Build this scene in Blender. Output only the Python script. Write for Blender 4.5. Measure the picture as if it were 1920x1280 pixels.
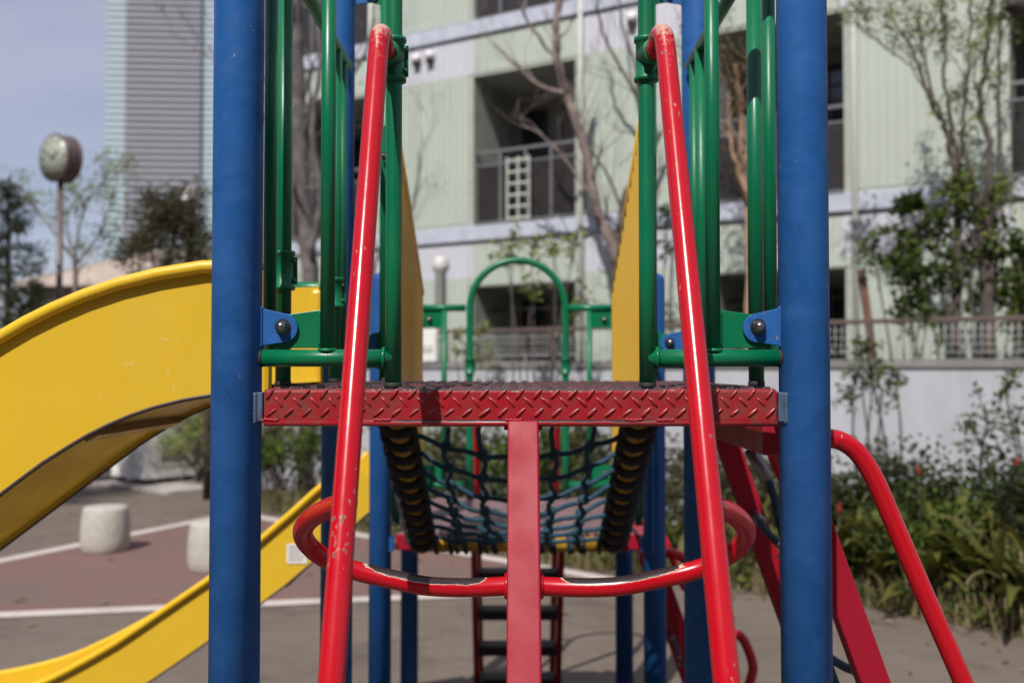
import bpy, math, random
from mathutils import Vector, Matrix, Euler
R = math.radians
random.seed(11)
for o in list(bpy.data.objects):
    bpy.data.objects.remove(o)
scene = bpy.context.scene
COL = scene.collection

# ------------------------------------------------------------------ camera, sky, sun, exposure
EYE = 1.70                                   # camera height above the ground
FPX, PITCH, YAW = 1867.0, R(1.657), R(0.153)
cam_d = bpy.data.cameras.new('camera')
cam_d.sensor_width = 36.0
cam_d.lens = 35.0
cam_d.clip_start = 0.05
cam_d.clip_end = 4000
cam_d.dof.use_dof = True
cam_d.dof.focus_distance = 1.74
cam_d.dof.aperture_fstop = 3.1
cam_d.dof.aperture_blades = 0
cam = bpy.data.objects.new('camera', cam_d)
COL.objects.link(cam)
cam.location = (0, 0, EYE)
cam.rotation_euler = (R(90) + PITCH, 0, YAW)
scene.camera = cam

SUN_EL, SUN_AZ = R(50), R(20)                # azimuth: swung to the left of straight behind the camera
sun_dir = Vector((-math.sin(SUN_AZ) * math.cos(SUN_EL), -math.cos(SUN_AZ) * math.cos(SUN_EL), math.sin(SUN_EL)))
w = bpy.data.worlds.new('World')
scene.world = w
w.use_nodes = True
nt = w.node_tree
nt.nodes.clear()
wo = nt.nodes.new('ShaderNodeOutputWorld')
bg = nt.nodes.new('ShaderNodeBackground')
sky = nt.nodes.new('ShaderNodeTexSky')
sky.sky_type = 'NISHITA'
sky.sun_disc = False
sky.sun_elevation = SUN_EL
sky.sun_rotation = math.atan2(sun_dir.x, sun_dir.y)
sky.air_density = 1.0
sky.dust_density = 0.9
sky.ozone_density = 2.0
# thin veil of cloud over the whole dome
tc = nt.nodes.new('ShaderNodeTexCoord')
mp = nt.nodes.new('ShaderNodeMapping')
mp.inputs['Scale'].default_value = (1.2, 1.2, 4.0)
nz = nt.nodes.new('ShaderNodeTexNoise')
nz.inputs['Scale'].default_value = 2.2
nz.inputs['Detail'].default_value = 6
nz.inputs['Roughness'].default_value = 0.55
rmp = nt.nodes.new('ShaderNodeMapRange')
rmp.inputs['From Min'].default_value = 0.35
rmp.inputs['From Max'].default_value = 0.75
rmp.inputs['To Min'].default_value = 0.32
rmp.inputs['To Max'].default_value = 0.75
mx = nt.nodes.new('ShaderNodeMix')
mx.data_type = 'RGBA'
mx.inputs['B'].default_value = (6.2, 6.0, 7.5, 1)
nt.links.new(tc.outputs['Generated'], mp.inputs['Vector'])
nt.links.new(mp.outputs['Vector'], nz.inputs['Vector'])
nt.links.new(nz.outputs['Fac'], rmp.inputs['Value'])
nt.links.new(rmp.outputs['Result'], mx.inputs['Factor'])
nt.links.new(sky.outputs['Color'], mx.inputs['A'])
nt.links.new(mx.outputs['Result'], bg.inputs['Color'])
bg.inputs['Strength'].default_value = 0.092
nt.links.new(bg.outputs['Background'], wo.inputs['Surface'])

sd = bpy.data.lights.new('sun', 'SUN')
sd.energy = 4.9
sd.angle = R(0.53)
sd.color = (1.0, 0.955, 0.89)
sun = bpy.data.objects.new('sun', sd)
COL.objects.link(sun)
sun.location = (-3, -8, 12)
sun.rotation_euler = sun_dir.to_track_quat('Z', 'Y').to_euler()

scene.render.engine = 'CYCLES'
vs = scene.view_settings
vs.view_transform = 'Standard'
vs.look = 'None'
vs.gamma = 1
vs.use_curve_mapping = False
vs.exposure = 0.08

# ------------------------------------------------------------------ helpers
def P(px, py, d):
    """world point at depth y=d on the ray of a pixel of the 1920x1280 photograph (used to measure the place)"""
    x, yv = (px - 960) / FPX, (640 - py) / FPX
    c, s = math.cos(PITCH), math.sin(PITCH)
    v = Vector((x, c - yv * s, s + yv * c))
    v = Matrix.Rotation(YAW, 3, 'Z') @ v
    return Vector((v.x / v.y * d, d, EYE + v.z / v.y * d))

def G(px, py):
    """point on the ground"""
    v = P(px, py, 1.0)
    t = -EYE / (v.z - EYE)
    return Vector((v.x * t, t, 0))

def chain(o):
    m = Matrix.Identity(4)
    while o is not None:
        m = o.matrix_basis @ m
        o = o.parent
    return m

def tag(o, label=None, cat=None, group=None, kind=None):
    if label: o['label'] = label
    if cat: o['category'] = cat
    if group: o['group'] = group
    if kind: o['kind'] = kind
    return o

def thing(name, loc, label, cat, group=None, rz=0.0):
    o = bpy.data.objects.new(name, None)
    o.empty_display_size = 0.1
    COL.objects.link(o)
    o.location = loc
    o.rotation_euler = (0, 0, rz)
    return tag(o, label, cat, group)

class MB:
    def __init__(self):
        self.v, self.f, self.sm, self.col = [], [], [], []
    def face(self, idx, smooth=False):
        self.f.append(tuple(idx)); self.sm.append(smooth)
    def box(self, lo, hi, M=None):
        b = len(self.v)
        for z in (lo[2], hi[2]):
            for x, y in ((lo[0], lo[1]), (hi[0], lo[1]), (hi[0], hi[1]), (lo[0], hi[1])):
                p = Vector((x, y, z))
                self.v.append(M @ p if M else p)
        for q in ((3, 2, 1, 0), (4, 5, 6, 7), (0, 1, 5, 4), (1, 2, 6, 5), (2, 3, 7, 6), (3, 0, 4, 7)):
            self.face([b + i for i in q])
        return self
    def beam(self, a, b, w, h, up=(0, 0, 1)):
        """rectangular bar from a to b, w across, h along up"""
        a, b = Vector(a), Vector(b)
        t = (b - a).normalized()
        u = Vector(up)
        s = t.cross(u).normalized()
        u = s.cross(t).normalized()
        k = len(self.v)
        for c in (a, b):
            for i, j in ((-1, -1), (1, -1), (1, 1), (-1, 1)):
                self.v.append(c + s * (w / 2 * i) + u * (h / 2 * j))
        for q in ((0, 1, 2, 3), (7, 6, 5, 4), (1, 0, 4, 5), (2, 1, 5, 6), (3, 2, 6, 7), (0, 3, 7, 4)):
            self.face([k + i for i in q])
        return self
    def tube(self, pts, r, n=16, cap=True, closed=False):
        pts = [Vector(p) for p in pts]
        m = len(pts)
        rr = r if hasattr(r, '__len__') else [r] * m
        tans = []
        for i in range(m):
            if closed:
                t = pts[(i + 1) % m] - pts[i - 1]
            else:
                t = pts[min(i + 1, m - 1)] - pts[max(i - 1, 0)]
            tans.append(t.normalized())
        ref = Vector((0, 0, 1)) if abs(tans[0].z) < 0.9 else Vector((0, 1, 0))
        u = (ref - tans[0] * ref.dot(tans[0])).normalized()
        b = len(self.v)
        for i in range(m):
            u = (u - tans[i] * u.dot(tans[i])).normalized()
            s = tans[i].cross(u)
            for k in range(n):
                a = 2 * math.pi * k / n
                self.v.append(pts[i] + (u * math.cos(a) + s * math.sin(a)) * rr[i])
        for i in range(m if closed else m - 1):
            i2 = (i + 1) % m
            for k in range(n):
                k2 = (k + 1) % n
                self.face((b + i * n + k, b + i * n + k2, b + i2 * n + k2, b + i2 * n + k), True)
        if cap and not closed:
            self.face([b + k for k in range(n)][::-1])
            self.face([b + (m - 1) * n + k for k in range(n)])
        return self
    def lathe(self, prof, c=(0, 0, 0), n=24, M=None):
        """prof: list of (radius, height) turned about z"""
        b = len(self.v)
        c = Vector(c)
        for r, z in prof:
            for k in range(n):
                a = 2 * math.pi * k / n
                p = Vector((r * math.cos(a), r * math.sin(a), z))
                self.v.append((M @ p if M else p) + c)
        for i in range(len(prof) - 1):
            for k in range(n):
                k2 = (k + 1) % n
                self.face((b + i * n + k, b + i * n + k2, b + (i + 1) * n + k2, b + (i + 1) * n + k), True)
        if prof[0][0] > 1e-5: self.face([b + k for k in range(n)][::-1])
        if prof[-1][0] > 1e-5: self.face([b + (len(prof) - 1) * n + k for k in range(n)])
        return self
    def prism(self, poly, vec):
        b = len(self.v)
        n = len(poly)
        vec = Vector(vec)
        for p in poly: self.v.append(Vector(p))
        for p in poly: self.v.append(Vector(p) + vec)
        self.face([b + i for i in range(n)][::-1])
        self.face([b + n + i for i in range(n)])
        for i in range(n):
            j = (i + 1) % n
            self.face((b + i, b + j, b + n + j, b + n + i))
        return self
    def mesh(self, name, M=None):
        me = bpy.data.meshes.new(name)
        vs_ = [M @ p for p in self.v] if M is not None else self.v
        me.from_pydata([tuple(p) for p in vs_], [], self.f)
        me.polygons.foreach_set('use_smooth', self.sm)
        if self.col:
            at = me.color_attributes.new('tint', 'FLOAT_COLOR', 'POINT')
            flat = []
            for c in self.col: flat += [c, c, c, 1.0]
            at.data.foreach_set('color', flat)
        me.update()
        return me
    def build(self, name, mat, parent=None, bevel=0, local=False, seg=2):
        M = None
        if parent is not None and not local:
            M = chain(parent).inverted()
        me = self.mesh(name, M)
        o = bpy.data.objects.new(name, me)
        COL.objects.link(o)
        o.parent = parent
        me.materials.append(mat)
        if bevel:
            md = o.modifiers.new('bevel', 'BEVEL')
            md.width = bevel; md.segments = seg; md.limit_method = 'ANGLE'; md.angle_limit = R(40)
            md.harden_normals = False
        return o

def inst(name, me, parent, M):
    o = bpy.data.objects.new(name, me)
    COL.objects.link(o)
    o.parent = parent
    o.matrix_basis = M
    return o

def bez(pts, n=8):
    """Catmull-Rom through points"""
    pts = [Vector(p) for p in pts]
    out = []
    q = [2 * pts[0] - pts[1]] + pts + [2 * pts[-1] - pts[-2]]
    for i in range(1, len(q) - 2):
        p0, p1, p2, p3 = q[i - 1:i + 3]
        for k in range(n):
            t = k / n
            out.append(0.5 * ((2 * p1) + (p2 - p0) * t + (2 * p0 - 5 * p1 + 4 * p2 - p3) * t * t + (3 * p1 - p0 - 3 * p2 + p3) * t ** 3))
    out.append(pts[-1])
    return out

# ------------------------------------------------------------------ materials
class N:
    def __init__(self, name):
        self.m = bpy.data.materials.new(name)
        self.m.use_nodes = True
        self.t = self.m.node_tree
        self.b = self.t.nodes['Principled BSDF']
    def new(self, k, **kw):
        n = self.t.nodes.new(k)
        for a, v in kw.items(): setattr(n, a, v)
        return n
    def link(self, a, b): self.t.links.new(a, b)
    def coord(self, scale=(1, 1, 1), out='Object'):
        c = self.new('ShaderNodeTexCoord'); m = self.new('ShaderNodeMapping')
        m.inputs['Scale'].default_value = scale
        self.link(c.outputs[out], m.inputs['Vector'])
        return m.outputs['Vector']
    def noise(self, scale, detail=4, rough=0.55, vec=None, dist=0):
        n = self.new('ShaderNodeTexNoise')
        n.inputs['Scale'].default_value = scale
        n.inputs['Detail'].default_value = detail
        n.inputs['Roughness'].default_value = rough
        n.inputs['Distortion'].default_value = dist
        self.link(vec if vec is not None else self.coord(), n.inputs['Vector'])
        return n.outputs['Fac']
    def ramp(self, fac, lo, hi, a=0.0, b=1.0):
        n = self.new('ShaderNodeMapRange')
        n.inputs['From Min'].default_value = lo; n.inputs['From Max'].default_value = hi
        n.inputs['To Min'].default_value = a; n.inputs['To Max'].default_value = b
        self.link(fac, n.inputs['Value'])
        return n.outputs['Result']
    def mix(self, fac, a, b):
        n = self.new('ShaderNodeMix', data_type='RGBA')
        for s, v in (('Factor', fac), ('A', a), ('B', b)):
            if isinstance(v, (int, float)): n.inputs[s].default_value = v
            elif isinstance(v, tuple): n.inputs[s].default_value = (v[0], v[1], v[2], 1)
            else: self.link(v, n.inputs[s])
        return n.outputs['Result']
    def math(self, op, a, b=None):
        n = self.new('ShaderNodeMath', operation=op)
        for i, v in enumerate((a, b)):
            if v is None: continue
            if isinstance(v, (int, float)): n.inputs[i].default_value = v
            else: self.link(v, n.inputs[i])
        return n.outputs[0]
    def bump(self, h, strength=0.3, dist=0.002):
        n = self.new('ShaderNodeBump')
        n.inputs['Strength'].default_value = strength
        n.inputs['Distance'].default_value = dist
        self.link(h, n.inputs['Height'])
        self.link(n.outputs['Normal'], self.b.inputs['Normal'])
    def set(self, col=None, rough=None, metal=None, spec=None):
        for s, v in (('Base Color', col), ('Roughness', rough), ('Metallic', metal), ('Specular IOR Level', spec)):
            if v is None: continue
            if isinstance(v, tuple): self.b.inputs[s].default_value = (v[0], v[1], v[2], 1)
            elif isinstance(v, (int, float)): self.b.inputs[s].default_value = v
            else: self.link(v, self.b.inputs[s])
        return self.m
    def normal_z(self):
        g = self.new('ShaderNodeNewGeometry'); s = self.new('ShaderNodeSeparateXYZ')
        self.link(g.outputs['Normal'], s.inputs[0])
        return s.outputs['Z']
    def pos(self):
        g = self.new('ShaderNodeNewGeometry'); s = self.new('ShaderNodeSeparateXYZ')
        self.link(g.outputs['Position'], s.inputs[0])
        return s.outputs

def plain(name, col, rough=0.6, metal=0.0, var=0.12, scale=6.0):
    n = N(name)
    f = n.noise(scale, 5)
    d = tuple(c * (1 - var) for c in col); l = tuple(min(1, c * (1 + var)) for c in col)
    return n.set(n.mix(n.ramp(f, 0.3, 0.7), d, l), rough, metal)

def paint(name, col, rough=0.28, chip=0.0, chipcol=(0.22, 0.17, 0.15), fade=0.1, scuff=0.0, chipscale=55.0, fadecol=None, spec=0.4):
    """gloss paint: slow fading, fine orange peel, chipped spots, pale scuffs"""
    n = N(name)
    f = n.noise(5.0, 4)
    fc = fadecol or tuple(min(1, c * 0.95 + 0.02) for c in col)
    c = n.mix(n.ramp(f, 0.35, 0.8, 0, fade), col, fc)
    g = n.noise(28, 6, 0.65)
    c = n.mix(n.ramp(g, 0.45, 0.75, 0, 0.18), c, tuple(x * 0.45 for x in col))
    n.b.inputs['Specular IOR Level'].default_value = spec
    rg = n.ramp(n.noise(14, 4), 0.3, 0.7, rough * 0.8, rough * 1.3)
    if scuff:
        v = n.coord((60, 60, 14))
        s = n.ramp(n.noise(1.0, 5, 0.7, v, 1.5), 0.62, 0.8, 0, scuff)
        c = n.mix(s, c, tuple(min(1, x * 0.95 + 0.07) for x in col))
        big = n.ramp(n.noise(11, 6, 0.65, None, 1.0), 0.4, 0.72, 0, scuff)
        c = n.mix(big, c, tuple(min(1, x * 1.3 + 0.02) for x in col))
        dk = n.ramp(n.noise(7, 6, 0.7, n.coord((1, 1, 0.6)), 0.6), 0.55, 0.75, 0, scuff)
        c = n.mix(dk, c, tuple(x * 0.6 for x in col))
    if chip:
        a = n.noise(chipscale, 3, 0.5, n.coord((1, 1, 0.55)))
        b = n.noise(7, 3)
        t = n.math('ADD', a, n.ramp(b, 0.35, 0.75, -0.12, 0.10))
        k = n.ramp(t, 0.80 - chip, 0.815 - chip)
        e = n.ramp(t, 0.785 - chip, 0.80 - chip)
        c = n.mix(e, c, tuple(min(1, x * 0.6 + 0.3) for x in col))
        c = n.mix(k, c, chipcol)
        rg = n.math('ADD', rg, n.math('MULTIPLY', k, 0.4))
    n.bump(n.noise(180, 2), 0.05, 0.001)
    n.b.inputs['Coat Weight'].default_value = 0.0
    n.b.inputs['Coat Roughness'].default_value = 0.12
    return n.set(c, rg)

RED = (0.42, 0.0025, 0.010)
M = {}
M['red'] = paint('red_paint', RED, 0.26, 0.075, fade=0.25)
M['red_dull'] = paint('red_paint_faded', (0.27, 0.004, 0.016), 0.46, 0.055, (0.16, 0.10, 0.09), fade=0.4, fadecol=(0.30, 0.018, 0.045), spec=0.25, chipscale=130.0)
M['red_deep'] = paint('red_paint_deep', (0.28, 0.010, 0.022), 0.38, 0.03, fade=0.2)
M['green'] = paint('green_paint', (0.0003, 0.132, 0.054), 0.34, 0.015, fade=0.12, chipcol=(0.3, 0.25, 0.1))
M['blue'] = paint('blue_paint', (0.011, 0.088, 0.290), 0.55, 0.035, (0.20, 0.15, 0.12), 0.3, 0.65, spec=0.22, chipscale=120.0)
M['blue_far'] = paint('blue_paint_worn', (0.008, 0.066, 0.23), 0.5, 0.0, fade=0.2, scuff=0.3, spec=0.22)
M['seat_metal'] = plain('dull_blue_weldment', (0.045, 0.070, 0.120), 0.6, var=0.4, scale=40)
M['rubber'] = plain('black_rubber', (0.015, 0.015, 0.016), 0.7)
M['steel'] = plain('brushed_steel', (0.27, 0.26, 0.25), 0.25, 0.95)
M['dark_steel'] = plain('dull_steel', (0.20, 0.20, 0.20), 0.4, 0.8)

def rail_red():
    n = N('red_handrail_paint')
    f = n.noise(6, 4)
    c = n.mix(n.ramp(f, 0.35, 0.8, 0, 0.25), RED, (0.42, 0.03, 0.04))
    # chips, denser towards the hand height and on the outer flank
    a = n.noise(105, 3, 0.55, n.coord((1, 1, 0.6)))
    b = n.noise(5.5, 3)
    t = n.math('ADD', a, n.ramp(b, 0.35, 0.7, -0.13, 0.10))
    c = n.mix(n.ramp(t, 0.715, 0.725), c, (0.50, 0.26, 0.22))
    c = n.mix(n.ramp(t, 0.735, 0.75), c, (0.12, 0.07, 0.055))
    # rubbed to the primer on the crown of the bend
    z = n.pos()['Z']; nz_ = n.normal_z()
    crown = n.math('MULTIPLY', n.ramp(z, 2.19, 2.28), n.ramp(nz_, -0.2, 0.9))
    fl = n.ramp(n.math('ADD', crown, n.ramp(n.noise(95, 6, 0.75), 0.3, 0.7, -0.42, 0.42)), 0.38, 0.75, 0, 0.8)
    c = n.mix(fl, c, (0.50, 0.36, 0.30))
    rg = n.ramp(n.noise(20, 4), 0.3, 0.7, 0.17, 0.24)
    n.b.inputs['Specular IOR Level'].default_value = 0.38
    rg = n.math('ADD', rg, n.math('MULTIPLY', fl, 0.4))
    n.bump(n.noise(140, 2), 0.05, 0.001)
    return n.set(c, rg)
M['rail'] = rail_red()

def rung_red():
    n = N('red_rung_paint_trodden')
    c = n.mix(n.ramp(n.noise(6, 4), 0.35, 0.8, 0, 0.25), RED, (0.33, 0.01, 0.02))
    x = n.math('ABSOLUTE', n.math('SUBTRACT', n.pos()['X'], 0.015))
    band = n.math('MULTIPLY', n.ramp(x, 0.04, 0.085), n.ramp(x, 0.30, 0.22))
    t = n.math('ADD', n.math('MULTIPLY', n.normal_z(), band), n.ramp(n.noise(70, 5, 0.65), 0.3, 0.7, -0.10, 0.10))
    c = n.mix(n.ramp(t, 0.44, 0.46), c, (0.55, 0.43, 0.32))
    c = n.mix(n.ramp(t, 0.485, 0.51), c, (0.030, 0.020, 0.020))
    n.b.inputs['Specular IOR Level'].default_value = 0.35
    rg = n.ramp(n.noise(20, 4), 0.3, 0.7, 0.2, 0.3)
    n.b.inputs['Coat Weight'].default_value = 0.2
    return n.set(c, rg)
M['rung'] = rung_red()

def deck_red():
    n = N('red_tread_plate_paint')
    px = n.pos()
    f = n.noise(9, 5)
    c = n.mix(n.ramp(f, 0.35, 0.75, 0, 0.45), (0.30, 0.004, 0.012), (0.28, 0.020, 0.028))
    # dirt left by hands and shoes near the ends
    ax = n.math('ABSOLUTE', n.math('SUBTRACT', px['X'], 0.01))
    d = n.math('MULTIPLY', n.ramp(ax, 0.02, 0.36, 0.25, 1.0), n.ramp(n.noise(40, 6, 0.75, None, 0.6), 0.40, 0.66, 0, 0.85))
    c = n.mix(d, c, (0.115, 0.055, 0.042))
    # bare steel along the trodden arris
    t = n.math('ADD', n.normal_z(), n.ramp(n.noise(26, 5, 0.7), 0.3, 0.7, -0.35, 0.35))
    t = n.math('MULTIPLY', t, n.ramp(ax, 0.34, 0.20))
    c = n.mix(n.ramp(t, 0.36, 0.42, 0, 0.6), c, (0.50, 0.34, 0.28))
    k = n.ramp(t, 0.43, 0.52)
    c = n.mix(k, c, (0.045, 0.042, 0.05))
    n.bump(n.noise(90, 4), 0.12, 0.001)
    return n.set(c, n.ramp(n.noise(30, 4), 0.3, 0.7, 0.28, 0.45))
M['deck'] = deck_red()

def deck_top():
    n = N('worn_deck_top')
    f = n.noise(12, 6, 0.7)
    c = n.mix(n.ramp(f, 0.42, 0.62), (0.040, 0.034, 0.036), (0.13, 0.035, 0.04))
    return n.set(c, 0.5)
M['deck_top'] = deck_top()
M['deck_top_far'] = plain('trodden_deck_top', (0.165, 0.100, 0.100), 0.55, var=0.4, scale=14)

def yellow(name, col, streak=0.25):
    n = N(name)
    v = n.coord((7, 7, 1.2))
    c = n.mix(n.ramp(n.noise(1.2, 5, 0.6, v), 0.35, 0.75, 0, streak), col, (col[0] * 0.8, col[1] * 0.85, col[2] * 1.6 + 0.03))
    s = n.ramp(n.noise(70, 4, 0.65), 0.66, 0.72, 0, 0.5)
    c = n.mix(s, c, (0.30, 0.20, 0.06))
    s2 = n.ramp(n.noise(23, 5, 0.7, None, 1.0), 0.64, 0.74, 0, 0.55)
    st = n.ramp(n.noise(2.0, 6, 0.7, n.coord((14, 14, 0.8))), 0.55, 0.80, 0, 0.16)
    c = n.mix(st, c, (col[0] * 0.55, col[1] * 0.5, col[2] * 0.8 + 0.02))
    c = n.mix(s2, c, (0.70, 0.60, 0.40))
    return n.set(c, n.ramp(n.noise(9, 4), 0.3, 0.7, 0.3, 0.45))
M['yellow'] = yellow('yellow_fibreglass', (0.62, 0.395, 0.018))
M['yellow_rim'] = yellow('yellow_rim_gloss', (0.68, 0.43, 0.012), 0.25)
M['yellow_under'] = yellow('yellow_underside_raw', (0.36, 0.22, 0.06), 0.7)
M['yellow_metal'] = yellow('yellow_metal', (0.66, 0.40, 0.02), 0.3)
M['yellow_shaded'] = plain('shaded_yellow_paint', (0.34, 0.195, 0.018), 0.5, var=0.4, scale=20)  # shade on the net tubes put into a dimmer, mottled yellow
M['rope'] = plain('blue_rope', (0.010, 0.046, 0.080), 0.85, var=0.4, scale=60)
M['rope_dark'] = plain('dark_rope', (0.016, 0.019, 0.024), 0.9, var=0.3, scale=60)

def asphalt():
    n = N('asphalt_ground')
    v = n.coord()
    a = n.noise(0.6, 6, 0.6); b = n.noise(7, 6, 0.7)
    c = n.mix(n.ramp(a, 0.3, 0.7), (0.094, 0.071, 0.055), (0.140, 0.110, 0.086))
    c = n.mix(n.ramp(b, 0.4, 0.75, 0, 0.5), c, (0.180, 0.148, 0.122))
    g = n.noise(160, 2, 0.6)
    c = n.mix(n.ramp(g, 0.55, 0.75, 0, 0.45), c, (0.25, 0.215, 0.18))
    st = n.noise(1.6, 7, 0.7, None, 0.8)
    c = n.mix(n.ramp(st, 0.52, 0.70, 0, 0.8), c, (0.062, 0.047, 0.037))
    n.bump(g, 0.3, 0.004)
    return n.set(c, 0.8)
M['asphalt'] = asphalt()

def court(name, col, worn, amt):
    n = N(name)
    t = n.math('ADD', n.noise(1.1, 6, 0.65), n.ramp(n.noise(16, 5, 0.7), 0.3, 0.7, -0.15, 0.15))
    c = n.mix(n.ramp(t, 0.42, 0.66, 0, amt), col, worn)
    return n.set(c, 0.8)
M['court_red'] = court('faded_red_court_paint', (0.165, 0.088, 0.074), (0.122, 0.092, 0.078), 0.9)
M['court_white'] = court('white_line_paint', (0.50, 0.44, 0.41), (0.32, 0.28, 0.26), 0.6)
M['soil'] = plain('planting_soil', (0.085, 0.062, 0.042), 0.95, var=0.5, scale=9)
M['stone'] = plain('cast_stone', (0.40, 0.375, 0.335), 0.75, var=0.12, scale=18)
M['clock_case'] = plain('brown_clock_case', (0.105, 0.070, 0.066), 0.4)
M['clock_face'] = plain('pale_clock_dial', (0.29, 0.32, 0.26), 0.35, var=0.05)
M['black'] = plain('black_enamel', (0.02, 0.02, 0.02), 0.5)
M['brown_metal'] = plain('brown_metal', (0.065, 0.042, 0.036), 0.5)
M['white_box'] = plain('white_enamel', (0.70, 0.69, 0.68), 0.4, var=0.05)
M['grey_box'] = plain('pale_grey_panel', (0.50, 0.51, 0.47), 0.5, var=0.05)
M['concrete'] = plain('concrete', (0.36, 0.33, 0.30), 0.85, var=0.25, scale=5)
def whitewall():
    n = N('white_painted_wall')
    v = n.coord((1.0, 1.0, 0.35))
    c = n.mix(n.ramp(n.noise(2.2, 6, 0.65, v), 0.40, 0.75, 0, 0.7), (0.42, 0.435, 0.475), (0.28, 0.285, 0.305))
    c = n.mix(n.ramp(n.noise(14, 5, 0.7, v), 0.55, 0.8, 0, 0.5), c, (0.33, 0.32, 0.30))
    return n.set(c, 0.85)
M['white_wall'] = whitewall()
def tilemat(name, col):
    n = N(name)
    c = n.mix(n.ramp(n.noise(1.3, 5), 0.3, 0.7), tuple(x * 0.95 for x in col), tuple(x * 1.05 for x in col))
    st = n.ramp(n.noise(1.0, 6, 0.65, n.coord((2.6, 2.6, 0.22))), 0.50, 0.78, 0, 0.5)
    c = n.mix(st, c, tuple(x * 0.66 for x in col))
    v = n.ramp(n.noise(11, 1, 0.5), 0.4, 0.6, 0, 0.25)
    c = n.mix(v, c, tuple(x * 0.86 for x in col))
    return n.set(c, 0.4)
M['tile_green'] = tilemat('pale_green_tile', (0.455, 0.505, 0.445))
M['tile_white'] = tilemat('white_tile', (0.57, 0.57, 0.63))
M['grout'] = plain('grey_grout', (0.34, 0.36, 0.32), 0.85)
M['band'] = plain('blue_grey_ledge', (0.42, 0.45, 0.53), 0.6)
M['inner_wall'] = plain('balcony_wall', (0.27, 0.27, 0.25), 0.8)
M['curtain'] = plain('pale_curtain', (0.30, 0.28, 0.25), 0.9)
M['dark_frame'] = plain('dark_window_frame', (0.07, 0.07, 0.075), 0.4)
M['grey_metal'] = plain('grey_railing', (0.19, 0.19, 0.20), 0.4, 0.3)
M['smoked'] = plain('smoked_railing_panel', (0.032, 0.029, 0.030), 0.25)
M['fence_rail'] = plain('brown_fence_rail', (0.10, 0.072, 0.062), 0.6)
M['fence_bar'] = plain('white_fence_bar', (0.42, 0.43, 0.42), 0.5)
M['fence_grey'] = plain('grey_fence_rail', (0.17, 0.165, 0.165), 0.6)
def glass(name, col=(0.02, 0.025, 0.03), rough=0.06):
    n = N(name)
    n.b.inputs['Specular IOR Level'].default_value = 0.6
    return n.set(col, rough)
M['glass'] = glass('dark_window_glass')
M['tower_glass'] = glass('cyan_tower_glass', (0.40, 0.52, 0.56), 0.35)
M['tower_dark'] = glass('grey_tower_glass', (0.120, 0.120, 0.142), 0.4)
M['tower_slab'] = plain('tower_slab', (0.37, 0.37, 0.41), 0.7, var=0.05)
M['beige_roof'] = plain('beige_roof', (0.33, 0.27, 0.23), 0.8, scale=1)
M['brown_wall'] = plain('brown_house_wall', (0.13, 0.095, 0.085), 0.8, scale=1)
M['bark_pale'] = plain('pale_bark', (0.185, 0.145, 0.132), 0.9, var=0.35, scale=12)
M['bark_dark'] = plain('dark_bark', (0.085, 0.068, 0.060), 0.95, var=0.4, scale=12)
M['bark_grey'] = plain('grey_bark', (0.105, 0.092, 0.088), 0.9, var=0.5, scale=5)
M['bark_tan'] = plain('tan_bark', (0.31, 0.20, 0.125), 0.9, var=0.3, scale=12)
M['wood_red'] = plain('weathered_stake', (0.16, 0.075, 0.05), 0.8)

def leafmat(name, a, b, trans=0.35):
    n = N(name)
    at = n.new('ShaderNodeVertexColor', layer_name='tint')
    s = n.new('ShaderNodeSeparateColor'); n.link(at.outputs['Color'], s.inputs[0])
    c = n.mix(s.outputs['Red'], a, b)
    n.set(c, 0.6, None, 0.25)
    tr = n.new('ShaderNodeBsdfTranslucent'); n.link(c, tr.inputs['Color'])
    ms = n.new('ShaderNodeMixShader'); ms.inputs[0].default_value = trans
    out = n.t.nodes['Material Output']
    n.link(n.b.outputs[0], ms.inputs[1]); n.link(tr.outputs[0], ms.inputs[2]); n.link(ms.outputs[0], out.inputs['Surface'])
    return n.m
M['leaf_mid'] = leafmat('green_leaf', (0.022, 0.046, 0.010), (0.13, 0.18, 0.030))
M['leaf_dark'] = leafmat('dark_leaf', (0.014, 0.024, 0.008), (0.060, 0.080, 0.020))
M['leaf_yellow'] = leafmat('yellow_green_leaf', (0.13, 0.17, 0.045), (0.30, 0.33, 0.10))
M['leaf_brown'] = leafmat('brownish_leaf', (0.035, 0.036, 0.018), (0.12, 0.115, 0.055))
M['leaf_dry'] = leafmat('dry_leaf', (0.11, 0.10, 0.045), (0.36, 0.30, 0.16))
M['leaf_strap'] = leafmat('strap_leaf', (0.028, 0.040, 0.009), (0.150, 0.150, 0.030))
M['flower'] = plain('red_blossom', (0.26, 0.02, 0.014), 0.6)

# ------------------------------------------------------------------ ground and markings
def sheet(name, poly, z, mat, kind='structure', parent=None):
    b = MB()
    for x, y in poly: b.v.append(Vector((x, y, z)))
    b.face(range(len(poly)))
    o = b.build(name, mat, parent)
    if kind and parent is None: o['kind'] = kind
    return o
sheet('ground', [(-900, -300), (900, -300), (900, 1500), (-900, 1500)], 0.0, M['asphalt'])
ca, cb, cc = Vector((-5.6, 6.55)), Vector((-3.30, 11.85)), Vector((1.05, 7.85))
sheet('court_paint', [tuple(ca), tuple(cc), tuple(cb)], 0.004, M['court_red'])
def line(a, b, w_, nm='painted_line'):
    t = (b - a).normalized(); s = Vector((-t.y, t.x)) * w_ / 2
    a2, b2 = a - t * w_ * 0.3, b + t * w_ * 0.3
    sheet(nm, [tuple(a2 - s), tuple(b2 - s), tuple(b2 + s), tuple(a2 + s)], line.z, M['court_white'])
    line.z += 0.002
line.z = 0.008
line(ca, cc, 0.17)
line(ca, cb, 0.17)
line(cb, cc, 0.17)
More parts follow.
